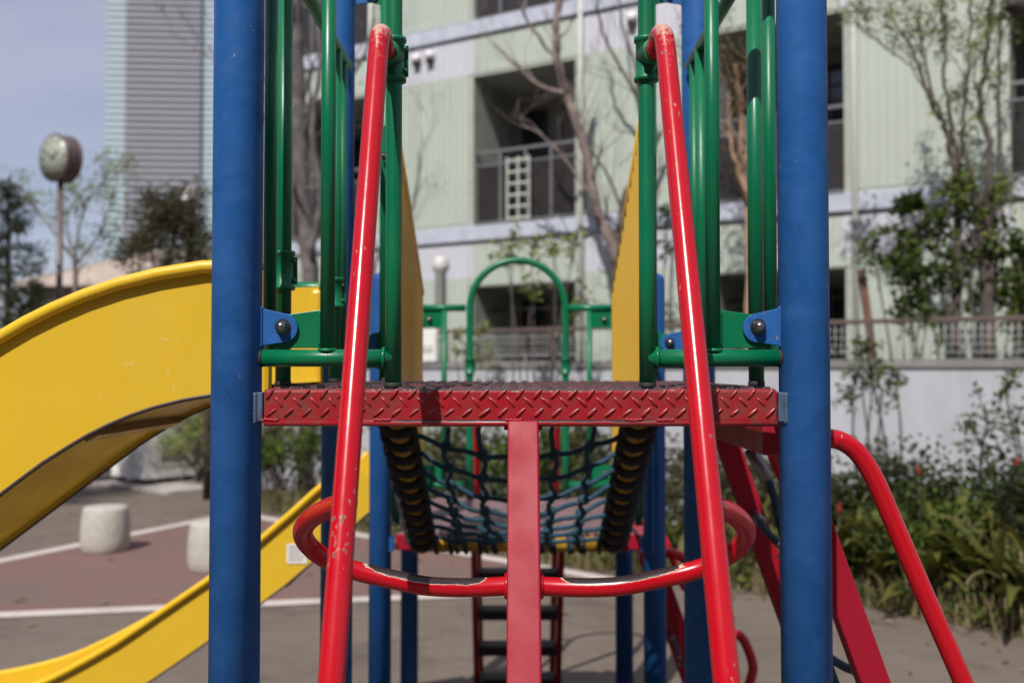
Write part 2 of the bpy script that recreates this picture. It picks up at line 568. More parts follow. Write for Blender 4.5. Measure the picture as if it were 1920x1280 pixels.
bed_front = [(-3.75, 12.9), (-3.0, 12.1), (-1.0, 10.0), (0.7, 8.5), (1.75, 7.8), (2.5, 7.25), (3.2, 6.4), (4.6, 5.3), (7, 4.2)]
sheet('planting_bed', bed_front + [(12, 6.0), (0.3, 11.9), (-4.35, 14.5)], 0.006, M['soil'])

# ------------------------------------------------------------------ front play tower
CX = 0.010
def post(t, x, y, top, mat, r=0.0445, dome=True):
    prof = [(r, 0.0), (r, top - 0.03)]
    for k in range(1, 6):
        a = k / 5 * math.pi / 2
        prof.append((max(1e-6, r * math.cos(a)), top - 0.03 + 0.03 * math.sin(a)))
    MB().lathe(prof, (x, y, 0), 40).build('post', mat, t)

def bolt(parent, c, axis, r=0.0115, name='bolt', mat=None):
    """domed cap nut on a hexagon and washer, axis pointing outwards"""
    m = Vector(axis).to_track_quat('Z', 'Y').to_matrix()
    b = MB()
    b.lathe([(r * 1.25, 0), (r * 1.25, 0.002)], c, 20, m)
    b.lathe([(r * 1.05, 0.002), (r * 1.05, 0.008)], c, 6, m)
    b.lathe([(r * 0.95, 0.008), (r * 0.93, 0.011), (r * 0.78, 0.016), (r * 0.5, 0.0195), (r * 0.2, 0.021), (1e-6, 0.0212)], c, 20, m)
    return b.build(name, mat or M['steel'], parent)

def weld(b, c, axis, r, n=18):
    """rippled ring of weld around a joint"""
    a = Vector(axis).normalized()
    u = a.orthogonal().normalized(); s = a.cross(u)
    pts, rr = [], []
    for k in range(n * 2):
        t = 2 * math.pi * k / (n * 2)
        pts.append(Vector(c) + (u * math.cos(t) + s * math.sin(t)) * r); rr.append(0.0030 + 0.0012 * (k % 2))
    b.tube(pts, rr, 6, closed=True)

def tab_poly(x0, x1, zc, y, hw, r, sgn):
    """flat tab from x0 (welded edge) to a round end about x1"""
    pts = [(x0, y, zc - hw), ]
    for k in range(13):
        a = -math.pi / 2 + math.pi * k / 12
        pts.append((x1 + sgn * r * math.cos(a), y, zc - 0.002 + r * math.sin(a)))
    pts.append((x0, y, zc + hw))
    return pts if sgn > 0 else pts[::-1]

t1 = thing('play_tower', (CX, 2.3, 0), 'tall blue-posted play tower in front with red tread-plate deck and green guard rails', 'play tower')
Y0, Y1, DZ1 = 1.79, 2.81, 1.667
for sx in (-1, 1):
    for y in (Y0, Y1):
        post(t1, CX + sx * 0.51, y, 3.05, M['blue'])

# deck: folded tread plate with raised lugs
DX0, DX1, DY0, DY1 = CX - 0.456, CX + 0.456, 1.766, 2.835
def deck(t, x0, x1, y0, y1, zt, front_mat, top_mat, name='deck'):
    b = MB(); b.box((x0, y0, zt - 0.060), (x1, y1, zt))
    d = b.build(name, front_mat, t, bevel=0.006, seg=3)
    d.data.materials.append(top_mat)
    d.data.polygons[1].material_index = 1
    return d
dk = deck(t1, DX0, DX1, DY0, DY1, DZ1, M['deck'], M['deck_top'])
def lug_mesh(L=0.0262, Wd=0.0076, H=0.0036):
    b = MB(); n = 10
    ring = []
    for k in range(n):
        a = 2 * math.pi * k / n
        ca_, sa = math.cos(a), math.sin(a)
        ring.append((L / 2 * math.copysign(abs(ca_) ** 1.0, ca_), Wd / 2 * sa))
    for x, y in ring: b.v.append(Vector((x, y, -0.0005)))
    for x, y in ring: b.v.append(Vector((x * 0.82, y * 0.45, H)))
    for k in range(n):
        k2 = (k + 1) % n
        b.face((k, k2, n + k2, n + k), True)
    b.face([n + k for k in range(n)], True)
    return b
lm = lug_mesh().mesh('tread_lug'); lm.materials.append(M['deck'])
base = chain(dk).inverted()
pitch = 0.0316
def lug_at(parent, inv, p, ang, nrm='front', sc=1.0):
    Rm = Matrix.Rotation(R(90), 4, 'X') if nrm == 'front' else Matrix.Identity(4)
    inst('tread_lug', lm, parent, inv @ Matrix.Translation(p) @ Rm @ Matrix.Rotation(ang, 4, 'Z') @ Matrix.Scale(sc, 4))
nl = int((DX1 - DX0) / pitch)
for i in range(nl + 1):
    for row, (zz, an, off) in enumerate(((-0.0060, R(50), 0.0), (-0.0195, R(-48), 0.5), (-0.0385, R(42), 0.08))):
        x = DX0 + 0.012 + (i + off) * pitch
        if x > DX1 - 0.010: continue
        lug_at(dk, base, Vector((x + random.uniform(-.0008, .0008), DY0 + random.uniform(0, .0012), DZ1 + zz - 0.003)), an + random.uniform(-0.09, 0.09), 'front', random.uniform(0.9, 1.06))
# lugs on the walking surface, seen edge-on: one part
b = MB(); lb = lug_mesh()
for j in range(32):
    for i in range(28):
        an = R(45) if (i + j) % 2 else R(-45)
        Mx = Matrix.Translation((DX0 + 0.02 + i * 0.0325, DY0 + 0.02 + j * 0.033, DZ1)) @ Matrix.Rotation(an, 4, 'Z')
        k = len(b.v)
        b.v += [Mx @ p for p in lb.v]
        for f in lb.f: b.face([k + q for q in f], True)
o = b.build('tread_relief', M['deck_top'], dk); o['kind'] = 'stuff'
# rolled lip along the lower edge, with stubs of stitched weld
MB().tube([(DX0 + 0.002, DY0 + 0.001, DZ1 - 0.0605), (DX1 - 0.002, DY0 + 0.001, DZ1 - 0.0605)], 0.0055, 10).build('deck_lip', M['deck'], t1)
for xw in (DX0 + 0.012, CX - 0.245, CX - 0.012, CX + 0.20, DX1 - 0.20):
    bw = MB()
    for k in range(7):
        bw.lathe([(1e-6, -0.004), (0.0035, -0.002), (0.0038, 0.001), (1e-6, 0.0035)], (xw + k * 0.0042 - 0.012, DY0 - 0.002, DZ1 - 0.0545 + random.uniform(-0.001, 0.001)), 7)
    bw.build('weld_bead', M['red_deep'], dk)
# joists and rear edge frame under the deck
for y in (2.0, 2.3, 2.6):
    MB().box((DX0 + 0.02, y - 0.02, DZ1 - 0.074), (DX1 - 0.02, y + 0.02, DZ1 - 0.0625)).build('joist', M['red_deep'], t1)
# blue welded seats that carry the deck
for sx in (-1, 1):
    for y in (Y0, Y1):
        xa, xb = CX + sx * 0.4575, CX + sx * 0.4715
        b = MB().box((min(xa, xb), y - 0.022, DZ1 - 0.058), (max(xa, xb), y + 0.022, DZ1 - 0.006))
        b.build('deck_seat', M['seat_metal'], t1, bevel=0.002)
        b = MB()
        pts = [(CX + sx * 0.4715, y - 0.0205, DZ1 - 0.062 + k * 0.004) for k in range(15)]
        b.tube(pts, [0.0042 + 0.0016 * (k % 2) for k in range(15)], 8)
        b.build('weld_bead', M['seat_metal'], t1)

GR, TR = 0.0155, 0.0147
def guard_front(t, y, xpost, xent, zb, ztop, sx, face, entfoot, xmid=None):
    """guard panel between a corner post and an entry upright: bars, upright, gusset, bolt"""
    xin = xpost - sx * 0.047
    g = MB().tube([(xin, y, zb), (xent, y, zb)], GR, 18).build('lower_rail', M['green'], t)
    MB().tube([(xin, y, ztop), (xent, y, ztop)], GR, 18).build('upper_rail', M['green'], t)
    b = MB(); weld(b, (xent + sx * 0.0165, y, zb), (1, 0, 0), 0.0165); b.build('weld_bead', M['green'], g)
    MB().tube([(xin - sx * 0.0005, y, zb), (xin + sx * 0.006, y, zb)], GR + 0.0008, 18).build('end_plug', M['rubber'], g)
    if xmid is not None:
        MB().tube([(xmid, y, zb + GR * 0.7), (xmid, y, ztop - GR * 0.7)], 0.0133, 16).build('bar', M['green'], g)
        bb = MB(); weld(bb, (xmid, y, zb + GR * 0.9), (0, 0, 1), 0.0142); bb.build('weld_bead', M['green'], g)
        xg = xmid
    else:
        xg = xent
    zg = zb + 0.018
    for zc, up in ((zb + 0.056, 1), (ztop - 0.056, -1)):
        # green gusset
        x0 = xin - sx * 0.012
        if up > 0: poly = [(x0, y + 0.004 * face, zg), (xg + sx * 0.008, y + 0.004 * face, zg), (xg + sx * 0.008, y + 0.004 * face, zb + 0.088), (x0, y + 0.004 * face, zb + 0.074)]
        else: poly = [(x0, y + 0.004 * face, ztop - 0.018), (xg + sx * 0.008, y + 0.004 * face, ztop - 0.018), (xg + sx * 0.008, y + 0.004 * face, ztop - 0.088), (x0, y + 0.004 * face, ztop - 0.074)]
        MB().prism(poly, (0, 0.006 * face, 0)).build('gusset', M['green'], g, bevel=0.001)
        bb = MB()
        pts = [(xg + sx * 0.0135, y - 0.003 * face + 0.004 * face, zc - 0.034 + k * 0.0045) for k in range(15)]
        bb.tube(pts, [0.0026 + 0.0010 * (k % 2) for k in range(15)], 6)
        bb.build('weld_bead', M['green'], g)
        # blue tab from the post, in front of the gusset
        xp = xpost - sx * 0.044
        xe = xpost - sx * 0.0835
        MB().prism(tab_poly(xp, xe, zc, y - 0.004 * face, 0.034, 0.0265, -sx), (0, 0.0065 * face, 0)).build('bolt_tab', M['blue'], t, bevel=0.0012)
        bb = MB()
        pts = [(xp + sx * 0.0005, y - 0.004 * face, zc - 0.037 + k * 0.0041) for k in range(19)]
        bb.tube(pts, [0.0036 + 0.0013 * (k % 2) for k in range(19)], 7)
        bb.build('weld_bead', M['blue'], t)
        bolt(t, (xe, y - 0.0045 * face, zc), (0, -face, 0))
    return g

def upright(t, x, y, z0, z1, r=TR, foot=True):
    u = MB().tube([(x, y, z0 + (0.010 if foot else 0)), (x, y, z1)], r, 24).build('upright', M['green'], t)
    if foot:
        MB().lathe([(r + 0.0012, 0), (r + 0.0012, 0.010), (r * 0.9, 0.012)], (x, y, z0), 24).build('rubber_foot', M['rubber'], u)
    return u

ZB1 = 1.722
ZT1 = 2.60
XE = 0.2285
for sx in (-1, 1):
    guard_front(t1, Y0, CX + sx * 0.51, CX + sx * XE, ZB1, ZT1, sx, 1, True, CX + sx * 0.347)
# arched entry frame (its head is above the picture)
def arch(t, y, z0, zs, x=XE, cx=CX, r=TR, nm='entry_arch', feet=True):
    pts = [(cx - x, y, z0 + 0.010)] + [(cx - x, y, z0 + (zs - z0) * k / 4) for k in range(1, 5)]
    for k in range(1, 24):
        a = math.pi - math.pi * k / 24
        pts.append((cx + x * math.cos(a), y, zs + x * math.sin(a)))
    pts += [(cx + x, y, zs - (zs - z0) * k / 4) for k in range(0, 4)] + [(cx + x, y, z0 + 0.010)]
    u = MB().tube(pts, r, 24).build(nm, M['green'], t)
    if feet:
        for sx in (-1, 1):
            MB().lathe([(r + 0.0012, 0), (r + 0.0012, 0.010), (r * 0.9, 0.012)], (cx + sx * x, y, z0), 24).build('rubber_foot', M['rubber'], u)
    return u
ar1 = arch(t1, Y0, DZ1, ZT1 + 0.02)

def clamp(t, x, y, z0, z1, r, sock=None, name='clamp', mat=None):
    """cast pipe sleeve with end rims, optional socket pointing along sock"""
    mat = mat or M['green']
    R1 = r + 0.0042
    b = MB()
    h = z1 - z0
    b.lathe([(r, 0), (R1 + 0.003, 0.0), (R1 + 0.0035, 0.004), (R1 + 0.003, 0.008), (R1, 0.010), (R1, h - 0.010), (R1 + 0.003, h - 0.008), (R1 + 0.0035, h - 0.004), (R1 + 0.003, h), (r, h)], (x, y, z0), 28)
    # split flange with two small bolts
    b.box((x + R1 * 0.6, y + 0.006, z0 + 0.012), (x + R1 + 0.006, y + 0.012, z1 - 0.012))
    c = b.build(name, mat, t)
    if sock is not None:
        s = Vector(sock).normalized()
        m = s.to_track_quat('Z', 'Y').to_matrix()
        zc = (z0 + z1) / 2 + 0.004
        MB().lathe([(0.0205, 0.0), (0.0205, 0.030), (0.0235, 0.032), (0.0235, 0.041), (0.0180, 0.043), (0.0175, 0.030)], (x, y, zc), 28, m).build('socket', mat, c)
    for k, dz in ((0, 0.020), (1, h - 0.020)):
        m = Vector((1, -0.2, 0)).to_track_quat('Z', 'Y').to_matrix()
        MB().lathe([(0.0045, 0), (0.0045, 0.004), (0.003, 0.006), (1e-6, 0.0062)], (x + R1 - 0.001, y - 0.003, z0 + dz), 10, m).build('screw', mat, c)
    return c
for sx in (-1, 1):
    clamp(t1, CX + sx * XE, Y0, 2.222, 2.302, TR, (sx * 0.28, -1, 0.0))

# side panels: short guard, entry uprights, top rail
for sx in (-1, 1):
    xs = CX + sx * 0.48
    gp = MB().tube([(xs, 1.845, 2.55), (xs, 2.76, 2.55)], GR, 16).build('upper_rail', M['green'], t1)
    MB().tube([(xs, 1.845, ZB1), (xs, 2.02, ZB1)], GR, 16).build('lower_rail', M['green'], t1)
    MB().tube([(xs, 2.60, ZB1), (xs, 2.76, ZB1)], GR, 16).build('lower_rail', M['green'], t1)
    MB().tube([(xs, 1.905, ZB1), (xs, 1.905, 2.55)], 0.0125, 14).build('bar', M['green'], gp)
    MB().tube([(xs, 2.70, ZB1), (xs, 2.70, 2.55)], 0.0125, 14).build('bar', M['green'], gp)
    for y in (2.02, 2.60):
        upright(t1, xs, y, DZ1, 2.55, 0.0155)
    for y in (1.85, 2.745):
        for z in (2.49, ZB1 + 0.05):
            MB().box((xs - 0.003, min(y, y + (0.05 if y < 2.3 else -0.05)), z - 0.035), (xs + 0.003, max(y, y + (0.05 if y < 2.3 else -0.05)), z + 0.035)).build('gusset', M['green'], gp)
# slide mouth: clamps and cross tube on the left side
xs = CX - 0.48
for y in (2.02, 2.60):
    clamp(t1, xs, y, 1.863, 1.942, 0.0155)
MB().tube([(xs, 2.60, 1.905), (xs - 0.045, 2.60, 1.915), (xs - 0.16, 2.60, 1.915)], 0.0165, 16).build('slide_mouth_bar', M['green'], t1)

# rear guards of the front tower
for sx in (-1, 1):
    guard_front(t1, Y1, CX + sx * 0.51, CX + sx * 0.378, ZB1, 2.83, sx, 1, True)
    upright(t1, CX + sx * 0.378, Y1, DZ1, 2.83, 0.0147)
    MB().box((CX + sx * 0.378 - 0.012, Y1 - 0.03, 2.31), (CX + sx * 0.378 + 0.012, Y1 - 0.012, 2.39)).build('panel_bracket', M['green'], t1, bevel=0.002)
    bolt(t1, (CX + sx * 0.378, Y1 - 0.03, 2.30), (0, -1, 0), 0.007, mat=M['dark_steel'])

# ------------------------------------------------------------------ loop ladder in front
LC = 0.015
lad = thing('loop_ladder', (LC, 0.95, 0), 'red loop-rung ladder with twin bent handrails leaning on front deck', 'ladder')
st0, st1 = Vector((LC, 1.768, EYE - 0.098)), Vector((LC - 0.002, 0.93, 0.0))
sdir = (st1 - st0).normalized()
b = MB().beam(st0, st1, 0.0545, 0.050, (0, -1, 0))
b.build('stringer', M['red_dull'], lad, bevel=0.004, seg=3)
MB().box((LC - 0.034, 1.772, EYE - 0.106), (LC + 0.034, 1.80, EYE - 0.094)).build('top_plate', M['red_deep'], lad)
for pts_px, sx in ((((709, 98), (624, 1240)), -1), (((1249, 96), (1359, 1240)), 1)):
    a, c = P(*pts_px[0], 1.680), P(*pts_px[1], 1.275)
    dirv = (c - a).normalized()
    k = -c.z / dirv.z
    end = c + dirv * k
    ex = CX + sx * XE
    zc = 2.266
    # bend: out of the socket, over the crown, down the slope
    path = [Vector((ex + sx * 0.003, 1.780, zc - 0.004)), Vector((ex + sx * 0.008, 1.758, zc - 0.002))]
    for th in (35, 65, 92, 120, 148):
        f = (th - 10) / 160
        path.append(Vector(((ex + sx * 0.010) * (1 - f) + a.x * f, 1.7125 + 0.026 * math.cos(R(th)), 2.250 + 0.032 * math.sin(R(th)))))
    path = bez(path + [a + dirv * 0.006, a + dirv * 0.05, a + dirv * 0.10, a + dirv * 0.16], 7)
    path += [c, end]
    MB().tube(path, 0.0172, 32).build('handrail', M['rail'], lad)
half = [(955, 1098, 1.642), (915, 1100, 1.640), (850, 1101, 1.634), (790, 1097, 1.628), (735, 1086, 1.63), (680, 1074, 1.63), (635, 1060, 1.625), (597, 1041, 1.61), (571, 1018, 1.59), (563, 998, 1.565), (570, 980, 1.535), (590, 963, 1.50), (620, 950, 1.46), (648, 942, 1.415)]
hp = [P(*q) for q in half]
for k in range(4):
    off = sdir * (0.335 * k)
    b = MB()
    lft, rgt = ([Vector((LC + sx * (LC - 0.001 - p.x) * 0.992, p.y, p.z)) + off for p in hp] for sx in (-1, 1))
    rgt[-1] = rgt[-2] * 0.45 + rgt[-1] * 0.55
    b.tube(bez(lft[::-1] + rgt[1:] if abs(lft[0].x - rgt[0].x) < 0.01 else lft[::-1] + rgt, 5), 0.0156, 24)
    r_ = b.build('loop_rung', M['rung'] if k == 0 else M['red'], lad)
    bb = MB()
    for sx in (-1, 1): weld(bb, Vector((LC + sx * 0.0285, hp[0].y, hp[0].z)) + off, (1, 0, 0), 0.0175)
    bb.build('weld_bead', M['red'], r_)

# ------------------------------------------------------------------ slides
def slide(name, label, near, far, prof, wall_h, rim, mouth, flange_at=None):
    """open chute: prof is the list of (x, z_bottom, wall height measured square to the run)"""
    t = thing(name, ((prof[0][0] + prof[-1][0]) / 2, (near + far) / 2, 0), label, 'slide')
    n = len(prof)
    th = 0.008
    def nrm(i):
        a = prof[max(i - 1, 0)]; c = prof[min(i + 1, n - 1)]
        tx, tz = c[0] - a[0], c[1] - a[1]
        l = math.hypot(tx, tz)
        return (tz / l, -tx / l) if tx < 0 else (-tz / l, tx / l)
    tops = []
    for i in range(n):
        nx, nz_ = nrm(i)
        if nz_ < 0: nx, nz_ = -nx, -nz_
        h = prof[i][2]
        tops.append((prof[i][0] + nx * h, prof[i][1] + nz_ * h))
    for y, s in ((near, -1), (far, 1)):
        b = MB()
        for i in range(n):
            for yy in (y - th / 2, y + th / 2):
                b.v.append(Vector((prof[i][0], yy, prof[i][1]))); b.v.append(Vector((tops[i][0], yy, tops[i][1])))
        for i in range(n - 1):
            k, q = 4 * i, 4 * (i + 1)
            b.face((k, q, q + 1, k + 1)); b.face((k + 2, k + 3, q + 3, q + 2))
            b.face((k + 1, q + 1, q + 3, k + 3)); b.face((k, k + 2, q + 2, q))
        for k in (0, 4 * (n - 1)):
            b.face((k, k + 1, k + 3, k + 2))
        wl = b.build('side_wall', M['yellow'], t)
        # rolled rim folded outwards over the wall
        pts = [Vector((p[0], y + s * 0.013, p[1])) for p in tops]
        MB().tube(pts, rim, 14).build('rim', M['yellow_rim'], wl)
        MB().tube([Vector((p[0], y + s * 0.001, p[1] - 0.001)) for p in prof], 0.0048, 6).build('edge_seam', M['brown_metal'], wl)
    b = MB()
    for i in range(n):
        nx, nz_ = nrm(i)
        if nz_ < 0: nx, nz_ = -nx, -nz_
        for yy in (near + th / 2 + 0.001, far - th / 2 - 0.001):
            for q in (0.006, 0.016):
                b.v.append(Vector((prof[i][0] + nx * q, yy, prof[i][1] + nz_ * q)))
    for i in range(n - 1):
        k, q = 4 * i, 4 * (i + 1)
        b.face((k, k + 2, q + 2, q), True); b.face((k + 1, q + 1, q + 3, k + 3), True)
    bo = b.build('chute_bed', M['yellow_under'], t)
    if flange_at:
        bo.data.materials.append(M['yellow'])
        for pl in bo.data.polygons:
            if pl.index // 2 >= flange_at[0]: pl.material_index = 1
    if flange_at is not None:
        for i in flange_at:
            nx, nz_ = nrm(i)
            if nz_ < 0: nx, nz_ = -nx, -nz_
            p = Vector((prof[i][0], near, prof[i][1])); u = Vector((nx, 0, nz_))
            MB().beam(p + Vector((0, 0.008, 0)) - u * 0.003, Vector((p.x, far - 0.008, p.z)) - u * 0.003, 0.030, 0.016, u).build('joint_flange', M['yellow_under'], t)
    return t, tops
SN, SF = 2.05, 2.585
low_px = [(398, 739), (345, 748), (289, 762), (245, 777), (203, 795), (165, 814), (131, 834), (79, 867), (40, 896), (0, 926)]
prof = [(-0.50, EYE - 0.045)] + [(P(x, y, SN).x, P(x, y, SN).z) for x, y in low_px]
sl = (prof[-1][1] - prof[-2][1]) / (prof[-1][0] - prof[-2][0])
x, z = prof[-1]
while z > 0.62:
    x -= 0.08; z -= 0.08 * sl
    prof.append((x, z))
for k in range(10):
    sl *= 0.80
    x -= 0.08; z -= 0.08 * sl
    prof.append((x, z))
prof = [(p[0], p[1], 0.262 if i < 14 else 0.262 - 0.004 * (i - 14)) for i, p in enumerate(prof)]
s1, tops1 = slide('slide', 'high yellow slide running off to the left behind the left blue post', SN, SF, prof, 0.262, 0.0135, None, flange_at=[6])
MB().tube([(-1.6, 2.3, 0), (-1.6, 2.3, 0.98)], 0.038, 20).build('support_post', M['blue'], s1)
MB().box((-0.53, SN - 0.02, EYE - 0.06), (-0.50, SN + 0.012, EYE + 0.21)).build('mouth_flange', M['yellow'], s1, bevel=0.01)
MB().box((-0.53, SF - 0.012, EYE - 0.06), (-0.50, SF + 0.02, EYE + 0.21)).build('mouth_flange', M['yellow'], s1, bevel=0.01)

S2N, S2F = 3.98, 4.52
rim_px = [(690, 846), (665, 862), (640, 881), (603, 912), (560, 951), (489, 1012), (396, 1082), (330, 1127), (275, 1165), (220, 1202), (172, 1230), (130, 1253), (93, 1272)]
rp = [P(x_, y_, S2N) for x_, y_ in rim_px]
prof2 = [(p.x + 0.105, p.z - 0.172) for p in rp]
prof2 = [(-0.50, prof2[0][1] + 0.02)] + [p for p in prof2 if p[0] < -0.505]
x, z = prof2[-1]; sl = 0.56
for k in range(12):
    sl *= 0.80
    x -= 0.07; z -= 0.07 * sl
    prof2.append((x, max(z, 0.16)))
n2 = len(prof2)
prof2 = [(p[0], p[1], 0.200 if i < n2 - 12 else 0.200 - 0.006 * (i - n2 + 12)) for i, p in enumerate(prof2)]
s2, tops2 = slide('slide', 'lower yellow slide from the rear tower ending at lower left', S2N, S2F, prof2, 0.235, 0.014, None, flange_at=[5])
MB().tube([(-1.55, 4.25, 0), (-1.55, 4.25, 0.30)], 0.03, 16).build('support_post', M['blue'], s2)
c_ = P(556, 1038, S2N - 0.012)
MB().box((c_.x - 0.040, S2N - 0.0075, c_.z - 0.038), (c_.x + 0.040, S2N - 0.0046, c_.z + 0.038)).build('notice_sticker', M['white_box'], s2)
for k in range(5):
    MB().box((c_.x - 0.032, S2N - 0.0085, c_.z + 0.026 - k * 0.013), (c_.x + 0.032 - 0.008 * (k % 3), S2N - 0.0076, c_.z + 0.030 - k * 0.013)).build('print_line', M['grey_metal'], s2)

# ------------------------------------------------------------------ rear play tower
t2 = thing('play_tower', (CX, 4.24, 0), 'lower rear play tower with green arch railing beyond the rope net', 'play tower')
Z2Y0, Z2Y1, DZ2 = 3.72, 4.76, 1.09
for sx in (-1, 1):
    for y in (Z2Y0, Z2Y1):
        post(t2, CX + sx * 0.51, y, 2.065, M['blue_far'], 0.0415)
deck(t2, CX - 0.456, CX + 0.456, 3.735, 4.80, DZ2, M['red_dull'], M['deck_top_far'])
for y in (4.0, 4.5):
    MB().box((CX - 0.44, y - 0.02, DZ2 - 0.11), (CX + 0.44, y + 0.02, DZ2 - 0.0625)).build('joist', M['red_deep'], t2)
for sx in (-1, 1):
    for y in (Z2Y0, Z2Y1):
        xa, xb = CX + sx * 0.458, CX + sx * 0.482
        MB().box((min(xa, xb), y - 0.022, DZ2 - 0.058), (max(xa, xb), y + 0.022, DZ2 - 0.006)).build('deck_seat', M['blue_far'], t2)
ar2 = arch(t2, Z2Y1, DZ2, EYE + 0.298, XE, CX + 0.004, 0.0165)
ZT2, ZB2 = EYE + 0.298, EYE - 0.545
for sx in (-1, 1):
    gp = MB().tube([(CX + sx * 0.463, Z2Y1, ZT2), (CX + sx * 0.245, Z2Y1, ZT2)], 0.0165, 16).build('upper_rail', M['green'], t2)
    MB().tube([(CX + sx * 0.463, Z2Y1, ZB2), (CX + sx * 0.245, Z2Y1, ZB2)], 0.0165, 16).build('lower_rail', M['green'], t2)
    MB().tube([(CX + sx * 0.347, Z2Y1, ZB2), (CX + sx * 0.347, Z2Y1, ZT2)], 0.0135, 14).build('bar', M['green'], gp)
    for zc in (ZT2 - 0.055, ZB2 + 0.055):
        MB().box((CX + sx * 0.402 - 0.055, Z2Y1 - 0.004, zc - 0.04), (CX + sx * 0.402 + 0.055, Z2Y1 + 0.004, zc + 0.04)).build('gusset', M['green'], gp)
        bolt(gp, (CX + sx * 0.418, Z2Y1 - 0.005, zc), (0, -1, 0), 0.012)
    clamp(t2, CX + 0.004 + sx * XE, Z2Y1, EYE - 0.018, EYE + 0.058, 0.0165)
    # side guards
    xs = CX + sx * 0.48
    g = MB()
    g.tube([(xs, 3.77, ZT2), (xs, 4.71, ZT2)], 0.0155, 14)
    gp = g.build('upper_rail', M['green'], t2)
    for y in (3.84, 4.64):
        MB().tube([(xs, y, DZ2 + 0.05), (xs, y, ZT2)], 0.0125, 12).build('bar', M['green'], gp)
    for y in (3.95, 4.55):
        upright(t2, xs, y, DZ2, ZT2, 0.0155)

# ladder at the back of the rear tower
lr = thing('step_ladder', (CX, 5.1, 0), 'dark red stepped ladder behind the rear tower, seen under its deck', 'ladder')
def lpt(z): return 4.82 + 0.52 * (DZ2 - 0.03 - z)
for sx in (-1, 1):
    MB().beam((CX + 0.005 + sx * 0.215, lpt(DZ2 - 0.03), DZ2 - 0.03), (CX + 0.005 + sx * 0.215, lpt(0), 0.0), 0.030, 0.085, (0, -1, 0)).build('stile', M['red_deep'], lr)
    pth = bez([(CX + sx * 0.21, 4.79, EYE - 0.20), (CX + sx * 0.205, 4.86, EYE - 0.175), (CX + sx * 0.20, 4.94, EYE - 0.25), (CX + sx * 0.2, 5.05, EYE - 0.48)], 5) + [(CX + sx * 0.2, 5.62, 0.0)]
    MB().tube(pth, 0.017, 14).build('handrail', M['red'], lr)
for z in (0.895, 0.682, 0.467, 0.257, 0.06):
    y = lpt(z)
    MB().box((CX + 0.005 - 0.199, y - 0.065, z - 0.028), (CX + 0.005 + 0.199, y + 0.065, z + 0.020)).build('tread', M['rubber'], lr, bevel=0.004)

# ------------------------------------------------------------------ rope bridge between the towers
br = thing('rope_bridge', (CX, 3.27, 0), 'sloping blue rope net bridge with yellow ribbed side panels between the towers', 'rope bridge')
BY0, BY1 = 2.86, 3.70
def bz(y): return (EYE - 0.135) + (y - BY0) / (BY1 - BY0) * (-0.505)
def sag(y):
    t = (y - BY0) / (BY1 - BY0)
    return 0.05 + 0.085 * math.sin(math.pi * min(1, t * 1.05)) * (1 - 0.35 * t) - 0.05 * t
BX = 0.352
for sx in (-1, 1):
    e = MB().tube([(CX + sx * BX, BY0 - 0.02, bz(BY0 - 0.02)), (CX + sx * BX, BY1 + 0.01, bz(BY1 + 0.01))], 0.035, 18).build('edge_tube', M['yellow_shaded'], br)
    # rope lashed round the tube
    pts = []
    turns = 11
    ax = Vector((0, BY1 - BY0, bz(BY1) - bz(BY0))).normalized()
    u = Vector((1, 0, 0)); s = ax.cross(u)
    for k in range(turns * 14 + 1):
        f = k / (turns * 14)
        y = BY0 + f * (BY1 - BY0)
        c = Vector((CX + sx * BX, y, bz(y)))
        a = 2 * math.pi * turns * f
        pts.append(c + (u * math.cos(a) * sx + s * math.sin(a)) * 0.041)
    MB().tube(pts, 0.0165, 8).build('lashing', M['rope_dark'], e)
    # border rope of the net
    pts = [Vector((CX + sx * (BX - 0.047), BY0 + (BY1 - BY0) * k / 16, bz(BY0 + (BY1 - BY0) * k / 16) - 0.012 + 0.006 * (k % 2))) for k in range(17)]
    MB().tube(pts, 0.012, 8).build('border_rope', M['rope_dark'], br)
et = MB().tube([(CX - BX - 0.03, BY1, DZ2 - 0.030), (CX + BX + 0.03, BY1, DZ2 - 0.030)], 0.030, 16).build('end_tube', M['yellow_shaded'], br)
MB().tube([(CX - BX, BY0 - 0.01, bz(BY0) - 0.002), (CX + BX, BY0 - 0.01, bz(BY0) - 0.002)], 0.024, 16).build('end_tube', M['yellow_metal'], br)
longs = (-0.212, -0.106, 0.0, 0.106, 0.212)
def net_z(x, y):
    t = 1 - (x / (BX - 0.047)) ** 2
    return bz(y) - 0.012 - sag(y) * max(0, t)
for xx in longs:
    pts = []
    for k in range(25):
        y = BY0 + (BY1 - BY0) * k / 24
        pts.append(Vector((CX + xx + 0.010 * math.sin(k * 1.5 + xx * 30), y, net_z(xx, y))))
    pts[-1].z = DZ2 - 0.005
    pts[0].z = bz(BY0) + 0.02; pts[1].z = (pts[0].z + pts[2].z) / 2
    MB().tube(pts, 0.0078, 8).build('long_rope', M['rope'], br)
    # lashing of each rope round the end tube
    pts = []
    for k in range(22):
        a = 2 * math.pi * 2 * k / 21
        pts.append(Vector((CX + xx - 0.03 + 0.06 * k / 21, BY1 + 0.036 * math.cos(a), DZ2 - 0.028 + 0.034 * math.sin(a))))
    MB().tube(pts, 0.0065, 8).build('lashing', M['rope'], et)
for xx in [-0.30 + 0.0545 * k for k in range(12)]:
    pts = []
    for k in range(17):
        a = 2 * math.pi * 1.3 * k / 16
        pts.append(Vector((CX + xx - 0.012 + 0.026 * k / 16, BY1 + 0.035 * math.cos(a), DZ2 - 0.029 + 0.034 * math.sin(a))))
    MB().tube(pts, 0.0075, 7).build('lashing', M['rope_dark'], et)
knot = MB()
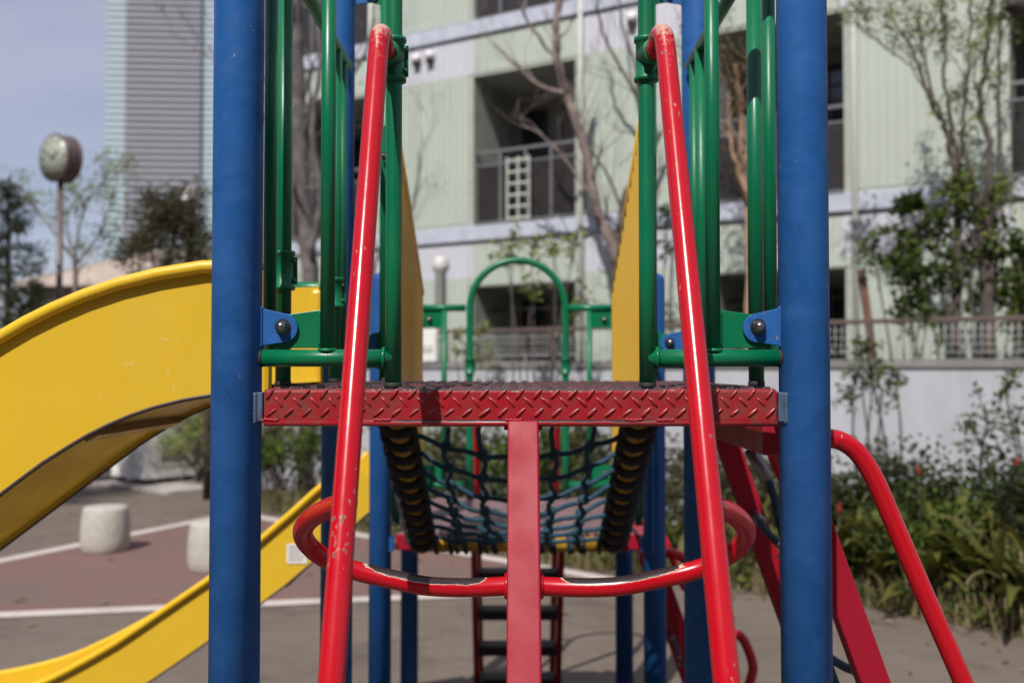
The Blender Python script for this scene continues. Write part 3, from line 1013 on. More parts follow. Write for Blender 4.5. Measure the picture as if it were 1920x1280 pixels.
knot.lathe([(1e-6, -0.020), (0.013, -0.015), (0.0175, 0), (0.013, 0.015), (1e-6, 0.020)], (0, 0, 0), 8)
km = knot.mesh('knot'); km.materials.append(M['rope'])
inv = chain(br).inverted()
ys = [2.93 + 0.0995 * k for k in range(8)]
for j, y in enumerate(ys):
    pts = []
    for k in range(25):
        x = -(BX - 0.047) + 2 * (BX - 0.047) * k / 24
        pts.append(Vector((CX + x, y + 0.012 * math.sin(k * 0.8 + j * 2), net_z(x, y) + 0.004 * math.sin(k * 1.3 + j))))
    MB().tube(pts, 0.0078, 8).build('cross_rope', M['rope'], br)
    for xx in longs:
        inst('knot', km, br, inv @ Matrix.Translation((CX + xx, y, net_z(xx, y) + 0.002)) @ Matrix.Rotation(random.uniform(-0.6, 0.6), 4, 'X') @ Matrix.Rotation(R(random.choice((20, 90, 60))), 4, 'Y'))
# ribbed yellow side panels, slat by slat
for sx in (-1, 1):
    y = 2.85
    fr = MB()
    fr.tube([(CX + sx * 0.362, 2.85, EYE + 0.715), (CX + sx * 0.362, 3.69, EYE + 0.285)], 0.0175, 12)
    fr.tube([(CX + sx * 0.362, 2.85, EYE - 0.10), (CX + sx * 0.362, 3.69, EYE - 0.36)], 0.014, 12)
    pnl = fr.build('side_panel', M['yellow_metal'], br)
    n_s = 24
    wdt = (3.685 - 2.85) / n_s
    for k in range(n_s):
        ya = 2.85 + k * wdt
        f0, f1 = (ya - 2.85) / 0.84, (ya + wdt - 2.85) / 0.84
        za0, za1 = EYE - 0.10 - 0.26 * f0, EYE - 0.10 - 0.26 * f1
        zb0, zb1 = EYE + 0.708 - 0.43 * f0, EYE + 0.708 - 0.43 * f1
        xi = CX + sx * (0.349 if k % 2 else 0.362)
        MB().prism([(xi, ya + 0.0015, za0), (xi, ya + wdt - 0.0015, za1), (xi, ya + wdt - 0.0015, zb1), (xi, ya + 0.0015, zb0)], (sx * 0.012, 0, 0)).build('slat', M['yellow_metal'], pnl)

# ------------------------------------------------------------------ rope climbers on the right side
def climber(label, ya, yb, zd, end_loop):
    t = thing('rope_climber', (CX + 0.8, (ya + yb) / 2, 0), label, 'climber')
    def X(z): return CX + 0.547 + 0.354 * (zd - 0.147 - z)
    zt = zd - 0.085
    for y in (ya, yb):
        MB().beam((X(zt), y, zt), (X(0), y, 0), 0.050, 0.056, (1, 0, 0)).build('beam', M['red_dull'], t, bevel=0.004)
    MB().box((X(zt) - 0.045, ya - 0.026, zt - 0.05), (X(zt) + 0.025, yb + 0.026, zt + 0.02)).build('head_beam', M['red_deep'], t, bevel=0.004)
    ym = (ya + yb) / 2
    rope = [Vector((X(zt) , ym, zt - 0.04))]
    n = 14
    for k in range(1, n + 1):
        z = (zt - 0.04) * (1 - k / n) + 0.03 * (k / n)
        rope.append(Vector((X(z) + 0.008 * math.sin(k * 2.1), ym + 0.008 * math.sin(k * 1.7), z)))
    MB().tube(bez(rope, 4), 0.0095, 10).build('long_rope', M['rope'], t)
    d = (rope[1] - rope[0]).normalized()
    m = d.to_track_quat('Z', 'Y').to_matrix()
    MB().lathe([(0.016, 0), (0.016, 0.075), (0.012, 0.080)], rope[0] + d * 0.03, 16, m).build('rope_sleeve', M['dark_steel'], t)
    bolt(t, rope[0] + Vector((0, 0, 0.0)), d, 0.012)
    z = zt - 0.26
    while z > 0.12:
        a = Vector((X(z), ya + 0.028, z)); c = Vector((X(z), yb - 0.028, z)); mid = Vector((X(z), ym, z - 0.035))
        MB().tube(bez([a, (a + mid) / 2 - Vector((0, 0, 0.008)), mid, (c + mid) / 2 - Vector((0, 0, 0.008)), c], 5), 0.0095, 10).build('cross_rope', M['rope'], t)
        for e, s in ((a, 1), (c, -1)):
            dv = (mid - e).normalized()
            mm = dv.to_track_quat('Z', 'Y').to_matrix()
            MB().lathe([(0.015, 0.0), (0.015, 0.06), (0.011, 0.064)], e, 14, mm).build('rope_sleeve', M['dark_steel'], t)
        rg = MB()
        for dz in (-0.014, 0.014):
            ring = [mid + Vector((0.016 * math.cos(q * math.pi / 8), 0.016 * math.sin(q * math.pi / 8), dz + 0.006 * math.cos(q * math.pi / 8))) for q in range(16)]
            rg.tube(ring, 0.004, 6, closed=True)
        rg.build('crossing_clamp', M['steel'], t)
        z -= 0.235
    # handrails
    for y in (ya - 0.07, yb + 0.07):
        k0 = [(0.575, -0.098), (0.60, -0.098), (0.632, -0.104), (0.664, -0.128), (0.694, -0.176), (0.727, -0.252), (0.785, -0.39), (0.866, -0.578)]
        pts = [Vector((CX - 0.010 + a, y, zd + c)) for a, c in k0]
        pts[0] = Vector((CX + 0.53, y + (0.03 if y < ya else -0.03), zd - 0.098))
        if end_loop:
            pts = pts[:-1] + [Vector((CX + 0.862, y, zd - 0.415)), Vector((CX + 0.905, y, zd - 0.505)), Vector((CX + 0.905, y, zd - 0.565)), Vector((CX + 0.868, y, zd - 0.625)), Vector((X(zd - 0.66), y + (0.03 if y < ya else -0.03), zd - 0.66))]
        else:
            last = pts[-1]
            pts += [last + Vector((0.42 * 0.45, 0, -0.45)), Vector((last.x + 0.42 * 0.72, y, last.z - 0.75)), Vector((X(0.22), y + (0.03 if y < ya else -0.03), 0.2))]
        MB().tube(bez(pts, 6), 0.0185, 20).build('handrail', M['red'], t)
    return t
climber('red rope climber leaning against the front tower at right', 2.0, 2.64, DZ1, False)
climber('red rope climber of the rear tower, seen behind the right posts', 3.95, 4.55, DZ2, True)

# ------------------------------------------------------------------ stools, clock, cabinet
def stool(c, r, h, label):
    t = thing('stone_stool', c, label, 'stool', 'stone stools on the court')
    prof = [(r * 0.90, 0.0), (r * 0.97, 0.02), (r * 1.0, 0.10), (r * 1.0, 0.20), (r * 0.965, h * 0.72), (r * 0.91, h - 0.035), (r * 0.88, h - 0.012), (r * 0.82, h - 0.002), (r * 0.6, h), (r * 0.3, h + 0.001), (1e-6, h + 0.001)]
    MB().lathe(prof, c, 36).build('drum', M['stone'], t)
    MB().lathe([(r * 0.87, -0.004), (r * 0.87, 0.001)], c, 30).build('base_disc', M['concrete'], t)  # thin concrete disc under the drum
g = G(189, 1036); stool(g + Vector((0, 0.1, 0)), 0.222, 0.42, 'pale stone stool standing farther back at the white line')
g = G(391, 1072); stool(g + Vector((0, 0.1, 0)), 0.205, 0.415, 'pale stone stool half hidden by the left blue post')

ck = P(114, 298, 13.4)
tk = thing('park_clock', (ck.x, ck.y, 0), 'brown drum-shaped park clock on a tall pole at left', 'clock')
MB().tube([(ck.x, ck.y, 0), (ck.x, ck.y, ck.z - 0.2)], [0.048, 0.038], 18).build('pole', M['clock_case'], tk)
ca2 = R(198 + 35)     # dial normal points to the left of the camera
axis = Vector((-math.sin(R(31)), -math.cos(R(31)), -0.02)).normalized()
KS = 1.22
m = axis.to_track_quat('Z', 'Y').to_matrix() * KS
cs = MB().lathe([(0.235, -0.095), (0.265, -0.090), (0.268, -0.080), (0.255, -0.070), (0.255, 0.0), (0.262, 0.004), (0.255, 0.008), (0.255, 0.070), (0.268, 0.080), (0.265, 0.090), (0.235, 0.095)], ck, 40, m).build('case', M['clock_case'], tk)
for s in (1, -1):
    mm = (axis * s).to_track_quat('Z', 'Y').to_matrix() * KS
    dl = MB().lathe([(0.236, 0.090), (0.236, 0.0985), (1e-6, 0.0985)], ck, 36, mm).build('dial', M['clock_face'], tk)
    for k in range(12):
        a = k * math.pi / 6
        cp, sp = math.cos(a), math.sin(a)
        b = MB(); w_ = 0.009; r0, r1 = 0.175, 0.215
        q = [Vector((cp * r0 - sp * w_, sp * r0 + cp * w_, 0.100)), Vector((cp * r0 + sp * w_, sp * r0 - cp * w_, 0.100)), Vector((cp * r1 + sp * w_, sp * r1 - cp * w_, 0.100)), Vector((cp * r1 - sp * w_, sp * r1 + cp * w_, 0.100))]
        b.prism([mm @ p + ck for p in q], mm @ Vector((0, 0, 0.002)))
        b.build('hour_mark', M['black'], dl)
    for L_, a, w_ in ((0.12, R(35), 0.010), (0.18, R(150), 0.007)):
        cp, sp = math.cos(a), math.sin(a)
        q = [Vector((-sp * w_ - cp * 0.03, cp * w_ - sp * 0.03, 0.104)), Vector((sp * w_ - cp * 0.03, -cp * w_ - sp * 0.03, 0.104)), Vector((cp * L_ + sp * w_ * .4, sp * L_ - cp * w_ * .4, 0.104)), Vector((cp * L_ - sp * w_ * .4, sp * L_ + cp * w_ * .4, 0.104))]
        MB().prism([mm @ p + ck for p in q], mm @ Vector((0, 0, 0.003))).build('hand', M['black'], dl)

# white cabinet on a slab
cb0 = G(268, 914)
cab = thing('equipment_cabinet', (cb0.x, cb0.y, 0), 'white equipment cabinet on a concrete slab below the high slide', 'cabinet', rz=R(-38))
MB().box((-0.95, -0.25, 0.0), (1.0, 1.3, 0.035)).build('slab', M['concrete'], cab, local=True)
CW, CD, CH = 0.92, 0.92, 1.30
def lbox(lo, hi, name, mat, par, bevel=0.0): return MB().box(lo, hi).build(name, mat, par, local=True, bevel=bevel)
cab_ = cab
# corner nearest the camera is the local origin; one face runs to -x, the other to +y
lbox((-CW, 0.03, 0.11), (0.0, 0.03 + CD, CH), 'body', M['white_box'], cab, 0.012)
for x in (-CW + 0.1, -0.1):
    for y in (0.13, CD - 0.1):
        lbox((x - 0.05, y - 0.05, 0.035), (x + 0.05, y + 0.05, 0.11), 'foot', M['rubber'], cab)
for k in range(5):
    lbox((-CW + 0.06, 0.018, 0.30 + k * 0.055), (-0.12, 0.029, 0.33 + k * 0.055), 'louvre', M['white_box'], cab, 0.003)
lbox((0.001, 0.18, 0.28), (0.014, CD - 0.10, 1.02), 'door_panel', M['grey_box'], cab, 0.006)
lbox((0.015, 0.28, 0.36), (0.022, CD - 0.22, 0.52), 'vent_grille', M['grey_metal'], cab, 0.003)

bp = G(389, 936)
tb = thing('brown_pole', bp, 'slim dark brown pole beside the left blue post, behind the slide', 'pole')
MB().tube([bp, bp + Vector((0, 0, 2.35))], 0.062, 16).build('shaft', M['brown_metal'], tb)
MB().lathe([(0.075, 2.35), (0.07, 2.38), (0.03, 2.41), (1e-6, 2.415)], bp, 16).build('cap', M['brown_metal'], tb)

# ------------------------------------------------------------------ apartment building
FA = math.atan2(-0.508, 0.861)
bl = thing('apartment_building', (0.26, 14.0, 0), 'pale green tiled apartment block with recessed balconies behind the playground', 'building', rz=FA)
U0, U1, TOPZ, DEP = -5.35, 11.2, 10.3, 1.45
recs = [(-4.62, -2.98), (-1.0, 0.67), (2.66, 4.27), (6.05, 7.70), (9.6, 11.19)]
floors = [(0.85, 2.92), (3.80, 6.0), (6.82, 9.0)]
piers = []
u = U0
for a, c in recs:
    piers.append((u, a)); u = c
piers.append((u, U1))
wallb = MB()
for a, c in piers:
    if c - a > 0.03: wallb.box((a, 0, 0), (c, DEP, TOPZ))
for a, c in recs:
    zz = 0.0
    for f0, f1 in floors + [(TOPZ, TOPZ)]:
        if f0 - zz > 0.02: wallb.box((a, 0, zz), (c, DEP - 0.2, f0))
        zz = f1
wallb.box((U0, DEP + 0.012, 0), (U1, 9.0, TOPZ - 0.02))
wall = wallb.build('wall', M['grout'], bl, local=True)
MB().box((U0 - 0.05, -0.06, TOPZ), (U1 + 0.05, 9.05, TOPZ + 0.25)).build('parapet', M['band'], bl, local=True)
for zb in (3.585, 6.605, 9.6):
    MB().box((U0 - 0.02, -0.055, zb), (U1 + 0.02, 0.02, zb + 0.215)).build('ledge', M['band'], bl, local=True, bevel=0.008)
def in_rec(ua, ub, za, zb):
    for a, c in recs:
        if ub > a and ua < c:
            for f0, f1 in floors:
                if zb > f0 and za < f1: return True
    return False
def is_white(um, zm):
    for z0, z1 in ((3.04, 3.585), (6.06, 6.605), (9.05, 9.6)):
        if z0 < zm < z1:
            return all(not (a < um < c) for a, c in recs)
    return False
tw, th_ = 0.1065, 0.0535
tm = {}
for nm in ('tile_green', 'tile_white'):
    tb_ = MB(); tb_.box((0.003, -0.009, 0.002), (tw - 0.003, 0.001, th_ - 0.002))
    me_ = tb_.mesh('tile'); me_.materials.append(M[nm]); tm[nm] = me_
cl = {'tile_green': MB(), 'tile_white': MB()}
rowz = 0.0; ntile = 0
inv = Matrix.Identity(4)
zi = int(1.45 / th_)
while zi * th_ < TOPZ - 0.06:
    z = zi * th_
    ui = 0
    while U0 + (ui + 1) * tw < U1:
        ua = U0 + ui * tw
        ui += 1
        if in_rec(ua, ua + tw, z, z + th_): continue
        if any(zb - th_ < z < zb + 0.215 for zb in (3.585, 6.605, 9.6)): continue
        nm = 'tile_white' if is_white(ua + tw / 2, z + th_ / 2) else 'tile_green'
        if ntile < 300 and 4.29 < ua < 5.86 and 4.0 < z < 5.1:
            inst('tile', tm[nm], wall, Matrix.Translation((ua, random.uniform(-0.001, 0.001), z))); ntile += 1
        else:
            B_ = cl[nm]; k = len(B_.v)
            x0, x1, y0, z0, z1 = ua + 0.003, ua + tw - 0.003, -0.009 + random.uniform(-0.001, 0.001), z + 0.002, z + th_ - 0.002
            for p in ((x0, y0, z0), (x1, y0, z0), (x1, y0, z1), (x0, y0, z1), (x0, 0.001, z0), (x1, 0.001, z0), (x1, 0.001, z1), (x0, 0.001, z1)): B_.v.append(Vector(p))
            for q in ((0, 1, 2, 3), (0, 4, 5, 1), (1, 5, 6, 2), (2, 6, 7, 3), (3, 7, 4, 0)): B_.face([k + i for i in q])
    zi += 1
for nm, B_ in cl.items():
    o = B_.build('tile_cladding', M[nm], bl, local=True); o['kind'] = 'stuff'
# balconies
for ri, (a, c) in enumerate(recs):
    for fi, (f0, f1) in enumerate(floors):
        back = MB().box((a - 0.0, DEP - 0.2, f0 - 0.0), (c, DEP - 0.02, f1)).build('balcony_back_wall', M['inner_wall'], bl, local=True)
        yb = DEP - 0.2
        wdt = c - a
        # door on the left, sliding window on the right
        lbox((a + 0.10, yb - 0.035, f0 + 0.01), (a + 0.56, yb - 0.004, f0 + 1.95), 'door_frame', M['dark_frame'], back)
        lbox((a + 0.15, yb - 0.045, f0 + 0.06), (a + 0.51, yb - 0.036, f0 + 1.90), 'door_glass', M['glass'], back)
        lbox((a + 0.78, yb - 0.035, f0 + 0.01), (c - 0.05, yb - 0.004, f0 + 1.95), 'window_frame', M['dark_frame'], back)
        wm = (a + 0.78 + c - 0.05) / 2
        lbox((a + 0.82, yb - 0.045, f0 + 0.06), (wm - 0.02, yb - 0.036, f0 + 1.90), 'pane', M['glass'], back)
        lbox((wm + 0.02, yb - 0.045, f0 + 0.06), (c - 0.09, yb - 0.036, f0 + 1.90), 'pane', M['glass'], back)
        rq = random.Random(ri * 7 + fi)
        if rq.random() < 0.75:
            lbox((a + 0.84, yb - 0.050, f0 + 0.10 + rq.choice((0, .5))), (wm - 0.04 - 0.12 * rq.random(), yb - 0.046, f0 + 1.88), 'curtain', M['curtain'], back)
        MB().tube([(a + 0.02, 0.42, f1 - 0.32), (c - 0.02, 0.42, f1 - 0.32)], 0.016, 8).build('laundry_pole', M['steel'], bl, local=True)
        if rq.random() < 0.7:
            ac = lbox((c - 0.62, 0.22, f0 + 0.04), (c - 0.06, 0.46, f0 + 0.56), 'air_conditioner', M['grey_box'], bl, 0.01)
            MB().lathe([(0.18, 0), (0.18, 0.012), (0.03, 0.014)], (c - 0.40, 0.219, f0 + 0.30), 16, Vector((0, -1, 0)).to_track_quat('Z', 'Y').to_matrix()).build('fan_grille', M['dark_frame'], ac, local=True)
        # railing
        rl = MB()
        rl.box((a, 0.06, f0 + 1.06), (c, 0.11, f0 + 1.10)); rl.box((a, 0.07, f0 + 0.88), (c, 0.10, f0 + 0.905)); rl.box((a, 0.07, f0 + 0.04), (c, 0.10, f0 + 0.07))
        for k in range(1, 4):
            x_ = a + wdt * k / 4
            rl.box((x_ - 0.02, 0.065, f0), (x_ + 0.02, 0.105, f0 + 1.06))
        rail = rl.build('balcony_railing', M['grey_metal'], bl, local=True)
        for k in range(4):
            lbox((a + wdt * k / 4 + 0.03, 0.078, f0 + 0.08), (a + wdt * (k + 1) / 4 - 0.03, 0.088, f0 + 0.87), 'railing_panel', M['smoked'], rail)
for u_ in (-2.88, 0.78, 4.40, 7.82):
    MB().tube([(u_, -0.055, 0), (u_, -0.055, TOPZ - 0.1)], 0.036, 10).build('drain_pipe', M['grey_box'], bl, local=True)
# white wire rack and bin on the middle balcony, vents and pipe
rk = MB()
a = recs[1][0]
for k in range(6): rk.box((a + 0.58, -0.03, 3.86 + k * 0.165), (a + 0.96, 0.02, 3.885 + k * 0.165))
for k in range(3): rk.box((a + 0.58 + k * 0.178, -0.035, 3.84), (a + 0.604 + k * 0.178, -0.005, 4.74))
rack = thing('white_rack', Matrix.Rotation(FA, 3, 'Z') @ Vector((a + 0.66, -0.02, 0)) + Vector((0.26, 14, 3.80)), 'white lattice rack on the middle balcony railing', 'rack')
Mb = Matrix.Translation((0.26, 14, 0)) @ Matrix.Rotation(FA, 4, 'Z')
rk.v = [Mb @ p for p in rk.v]
rk.build('lattice', M['grey_box'], rack)
for u_, z_ in ((-2.0, 6.42), (-1.75, 6.43), (-2.25, 3.43), (1.55, 6.40), (5.4, 6.42)):
    mm = Vector((0, -1, -0.3)).to_track_quat('Z', 'Y').to_matrix()
    vt = MB(); vt.lathe([(0.075, 0), (0.075, 0.06), (0.06, 0.10), (0.03, 0.115), (1e-6, 0.118)], (u_, -0.01, z_), 16, Vector((0, -1, 0)).to_track_quat('Z', 'Y').to_matrix())
    vo = vt.build('vent_hood', M['white_box'], bl, local=True)
    MB().box((u_ - 0.05, -0.10, z_ - 0.11), (u_ + 0.05, -0.02, z_ - 0.055)).build('vent_mouth', M['black'], vo, local=True)

# ------------------------------------------------------------------ white retaining wall with fence
WU0, WU1, WH = -5.2, 11.0, 1.775
wl = thing('retaining_wall', (0.22, 11.8, 0), 'white painted retaining wall with stains behind the planting bed', 'wall', rz=FA)
MB().box((WU0, 0, 0), (WU1, 0.22, WH - 0.06)).build('wall_body', M['white_wall'], wl, local=True)
MB().box((WU0 - 0.02, -0.02, WH - 0.06), (WU1 + 0.02, 0.24, WH)).build('coping', M['fence_grey'], wl, local=True, bevel=0.01)
fn = thing('mesh_fence', (0.22, 11.8, WH), 'low white mesh fence with brown top rail on the retaining wall', 'fence', rz=FA)
nb = 9
for k in range(nb):
    ua = WU0 + (WU1 - WU0) * k / nb; ub = WU0 + (WU1 - WU0) * (k + 1) / nb
    lbox((ua - 0.025, 0.08, 0.0), (ua + 0.025, 0.13, 0.44), 'fence_post', M['fence_rail'], fn)
    lbox((ua + 0.026, 0.085, 0.39), (ub - 0.026, 0.125, 0.435), 'top_rail', M['fence_rail'], fn, 0.006)
    pb = MB()
    x_ = ua + 0.06
    while x_ < ub - 0.04:
        pb.tube([(x_, 0.105, 0.03), (x_, 0.105, 0.39)], 0.0042, 5); x_ += 0.064
    for z_ in (0.10, 0.175, 0.25, 0.325):
        pb.tube([(ua + 0.03, 0.098, z_), (ub - 0.03, 0.098, z_)], 0.0032, 5)
    pb.build('mesh_panel', M['fence_bar'], fn, local=True)
    lbox((ua + 0.026, 0.09, 0.005), (ub - 0.026, 0.12, 0.035), 'bottom_rail', M['fence_grey'], fn)
# vent pipe and white box beside the building
pp = P(826, 690, 13.2)
vp = thing('vent_pipe', (pp.x, pp.y, 0), 'white round-topped vent pipe standing in front of the building', 'pipe')
MB().lathe([(0.075, 0), (0.075, 3.0), (0.10, 3.02), (0.115, 3.08), (0.10, 3.16), (0.06, 3.21), (1e-6, 3.225)], (pp.x, pp.y, 0), 18).build('pipe', M['grey_box'], vp)
pp = P(811, 650, 12.75)
wb = thing('outdoor_unit', (pp.x, pp.y, 0), 'white two-tier outdoor unit behind the fence, beside the vent pipe', 'outdoor unit', rz=FA)
for k, z_ in ((0, 1.55), (1, 2.0)):
    bb = lbox((-0.16, -0.16, z_ - 0.2), (0.16, 0.16, z_ + 0.21), 'unit_body', M['white_box'], wb, 0.02)
    lbox((-0.12, -0.172, z_ - 0.06), (0.12, -0.162, z_ + 0.02), 'grille', M['grey_box'], bb)
lbox((-0.14, -0.14, 0.0), (0.14, 0.14, 1.349), 'stand', M['grey_metal'], wb)

# ------------------------------------------------------------------ far tower block and low house
HD = 500.0
hx = P(300, 690, HD)
hr = thing('high_rise_tower', (hx.x, HD, 0), 'distant grey high-rise with pale glass corners under the sky at left', 'high-rise', rz=R(4))
FH = 3.3
NF = 66
lbox((-18.6, 0.5, 0), (18.6, 36, NF * FH), 'core', M['tower_dark'], hr)
for s in (-1, 1):
    lbox((18.65 * s if s > 0 else -29.0, 2.5, 0), (29.0 if s > 0 else -18.65, 34, NF * FH), 'glass_bay', M['tower_glass'], hr)
smesh = MB().box((-18.9, -0.6, -0.62), (18.9, 0.45, 0.62)).mesh('floor_slab'); smesh.materials.append(M['tower_slab'])
gmesh = MB().box((-5.3, 1.7, -0.28), (5.3, 2.45, 0.28)).mesh('bay_band'); gmesh.materials.append(M['tower_slab'])
for k in range(14, NF):
    inst('floor_slab', smesh, hr, Matrix.Translation((0, 0, k * FH)))
    for s in (-1, 1):
        inst('bay_band', gmesh, hr, Matrix.Translation((s * 23.85, 0, k * FH)))

hs = P(300, 690, 60.0)
ho = thing('low_house', (hs.x, 62, 0), 'low brown house with a broad beige roof below the high-rise', 'house')
lbox((-9, 0, 0), (7, 8, 6.9), 'wall', M['brown_wall'], ho)
rb = MB()
rb.prism([(-9.6, -0.6, 6.9), (7.6, -0.6, 6.9), (7.6, -0.6, 7.4), (4.6, 1.2, 9.6), (-2.0, 1.2, 9.3), (-9.6, -0.6, 7.2)], (0, 8.0, 0))
rb.build('roof', M['beige_roof'], ho, local=True)
for k in range(6):
    wn = lbox((-8 + k * 2.5, -0.06, 3.4), (-6.8 + k * 2.5, -0.01, 5.2), 'window', M['white_box'], ho)
    lbox((-7.9 + k * 2.5, -0.09, 3.5), (-6.9 + k * 2.5, -0.065, 5.1), 'pane', M['glass'], wn)
ds = P(357, 366, 60.0)
dish = thing('satellite_dish', (ds.x, ds.y, 9.5), 'small white satellite dish on the beige roof', 'satellite dish')
mm = Vector((-0.5, -1, 0.5)).to_track_quat('Z', 'Y').to_matrix()
MB().lathe([(1e-6, 0), (0.2, 0.03), (0.38, 0.10), (0.5, 0.2), (0.49, 0.21), (0.37, 0.12), (1e-6, 0.02)], ds, 20, mm).build('reflector', M['white_box'], dish)
MB().tube([(ds.x, ds.y + 0.1, 8.6), (ds.x, ds.y + 0.1, ds.z)], 0.05, 8).build('mast', M['grey_metal'], dish)

# ------------------------------------------------------------------ unseen blocks added behind and left of the camera to cut sky light
def sky_blocker(label, loc, rz, W_, D_, H_):
    t = thing('unseen_blocker', loc, label, 'building', 'unseen brick blocks added to cut sky light', rz)
    lbox((-W_ / 2, 0, 0), (W_ / 2, D_, H_), 'wall', M['brown_wall'], t)
    lbox((-W_ / 2 - 0.1, -0.1, H_), (W_ / 2 + 0.1, D_ + 0.1, H_ + 0.5), 'parapet', M['fence_grey'], t)
    wf = MB().box((-0.8, -0.06, -0.75), (0.8, -0.005, 0.75)).mesh('window'); wf.materials.append(M['fence_grey'])
    wp = MB().box((-0.72, -0.08, -0.67), (0.72, -0.062, 0.67)).mesh('pane'); wp.materials.append(M['glass'])
    for k in range(int(W_ / 4)):
        for f in range(int(H_ / 3)):
            o = inst('window', wf, t, Matrix.Translation((-W_ / 2 + 2 + k * 4, 0, 1.7 + f * 3)))
            inst('pane', wp, o, Matrix.Identity(4))
    return t
sky_blocker('brick block added unseen behind the viewer to cut sky light', (0, -20, 0), R(180), 44, 9, 15)
sky_blocker('brick block added unseen left of the viewer to cut sky light', (-23, -6, 0), R(90), 26, 9, 15)
# ------------------------------------------------------------------ vegetation
def leafquad(b, p, L, Wd, rnd, tint, up=0.0):
    """one folded leaf of two triangles each side"""
    d = Vector((rnd.gauss(0, 1), rnd.gauss(0, 1), rnd.gauss(0, 0.7) + up)).normalized()
    s = d.cross(Vector((rnd.gauss(0, 1), rnd.gauss(0, 1), rnd.gauss(0, 1)))).normalized()
    n_ = d.cross(s)
    k = len(b.v)
    b.v += [p, p + d * L * 0.5 + s * Wd * 0.5 + n_ * Wd * 0.15, p + d * L, p + d * L * 0.5 - s * Wd * 0.5 + n_ * Wd * 0.15]
    b.col += [tint] * 4
    b.face((k, k + 1, k + 2, k + 3))

def grow(b, tips, p, d, L, r, lev, rnd, maxlev, spread, kids, upw=0.25, crook=0.18, taper=0.62):
    n = 5
    pts, rr = [p], [r]
    for k in range(n):
        d = (d + Vector((rnd.gauss(0, crook), rnd.gauss(0, crook), rnd.gauss(0, crook * 0.6) + upw * 0.12))).normalized()
        p = p + d * (L / n)
        pts.append(p); rr.append(r * (1 - (1 - taper) * (k + 1) / n))
    b.tube(pts, rr, 8 if lev == 0 else (6 if lev < 3 else 4), cap=False)
    if lev >= maxlev:
        tips.append((p, d)); tips.append((pts[3], d))
        return
    m = kids[min(lev, len(kids) - 1)]
    for i in range(m):
        f = 0.45 + 0.55 * (i + 1) / m
        idx = min(n, max(1, int(round(f * n))))
        q = pts[idx]
        nd = (d + Vector((rnd.gauss(0, spread), rnd.gauss(0, spread), rnd.gauss(0, spread * 0.5) + upw * 0.5))).normalized()
        grow(b, tips, q, nd, L * rnd.uniform(0.55, 0.8), max(0.003, rr[idx] * rnd.uniform(0.5, 0.72)), lev + 1, rnd, maxlev, spread, kids, upw, crook, taper)

def crown(tips, rnd, per, L, Wd, scatter, sun_bias=0.0):
    b = MB()
    for p, d in tips:
        base_t = rnd.uniform(0.1, 0.75)
        for k in range(per):
            q = p + Vector((rnd.gauss(0, scatter), rnd.gauss(0, scatter), rnd.gauss(0, scatter)))
            s = rnd.uniform(0.6, 1.25)
            leafquad(b, q, L * s, Wd * s, rnd, min(1, max(0, base_t + rnd.uniform(-0.25, 0.35))), 0.2)
    return b

def tree(name, label, cat, base, trunk, r, seed, maxlev, spread, kids, bark, leaf=None, per=0, L=0.06, Wd=0.03, scatter=0.12, upw=0.3, crook=0.15, Lb=1.2, taper=0.62, group=None, stems=None, starts=None):
    rnd = random.Random(seed)
    t = thing(name, base, label, cat, group)
    b, tips = MB(), []
    tr = [Vector(base)] + [Vector(p) for p in trunk]
    path = bez(tr, 6)
    m = len(path)
    b.tube(path, [r * (1 - 0.45 * k / (m - 1)) for k in range(m)], 10, cap=False)
    stl = stems or 4
    fr = starts or 0.55
    for i in range(stl):
        k = min(m - 1, int((fr + (1 - fr) * (i + 1) / stl) * (m - 1)))
        dv = (path[min(k + 1, m - 1)] - path[k - 1]).normalized()
        nd = (dv + Vector((rnd.gauss(0, spread), rnd.gauss(0, spread), rnd.uniform(0, 0.3)))).normalized()
        grow(b, tips, path[k], nd, Lb * rnd.uniform(0.7, 1.1), r * (1 - 0.45 * k / m) * rnd.uniform(0.4, 0.6), 1, rnd, maxlev, spread, kids, upw, crook, taper)
    b.build('trunk', bark, t)
    if leaf is not None:
        crown(tips, rnd, per, L, Wd, scatter).build('crown', leaf, t)
    return t, tips

# bare pruned trees in front of the facade, centre
def stems_tree(name, label, base, stems, bark, seed, leaf=None, per=0, L=0.05, Wd=0.026, scatter=0.07, twig=0.45, every=3, spread=0.45, lev0=2, maxlev=4, upw=0.35, frm=0.35):
    """tree given by its measured stems (path, base radius, tip radius); twigs grow from them"""
    rnd = random.Random(seed)
    t = thing(name, base, label, 'tree')
    b, tips = MB(), []
    for path, r0, r1 in stems:
        pts = bez(path, 6)
        m = len(pts)
        pts = [p + Vector((rnd.gauss(0, .006), rnd.gauss(0, .02), 0)) for p in pts]
        rr = [0.8 * (r0 + (r1 - r0) * k / (m - 1)) for k in range(m)]
        b.tube(pts, rr, 8, cap=False)
        for k in range(int(m * frm), m, every):
            dv = (pts[min(k + 1, m - 1)] - pts[k - 1]).normalized()
            nd = (dv * 0.8 + Vector((rnd.gauss(0, spread), rnd.gauss(0, spread), rnd.uniform(0, 0.25)))).normalized()
            grow(b, tips, pts[k], nd, twig * rnd.uniform(0.6, 1.25), max(0.006, rr[k] * rnd.uniform(0.3, 0.5)), lev0, rnd, maxlev, spread, [2, 2, 2, 2], upw, 0.15, 0.5)
        tips.append((pts[-1], Vector((0, 0, 1))))
    b.build('trunk', bark, t)
    if leaf is not None: crown(tips, rnd, per, L, Wd, scatter).build('crown', leaf, t)
    return t
d0 = 12.3
def S(pts, d): return [P(x_, y_, d) for x_, y_ in pts]
base = P(1165, 690, d0); base.z = 0
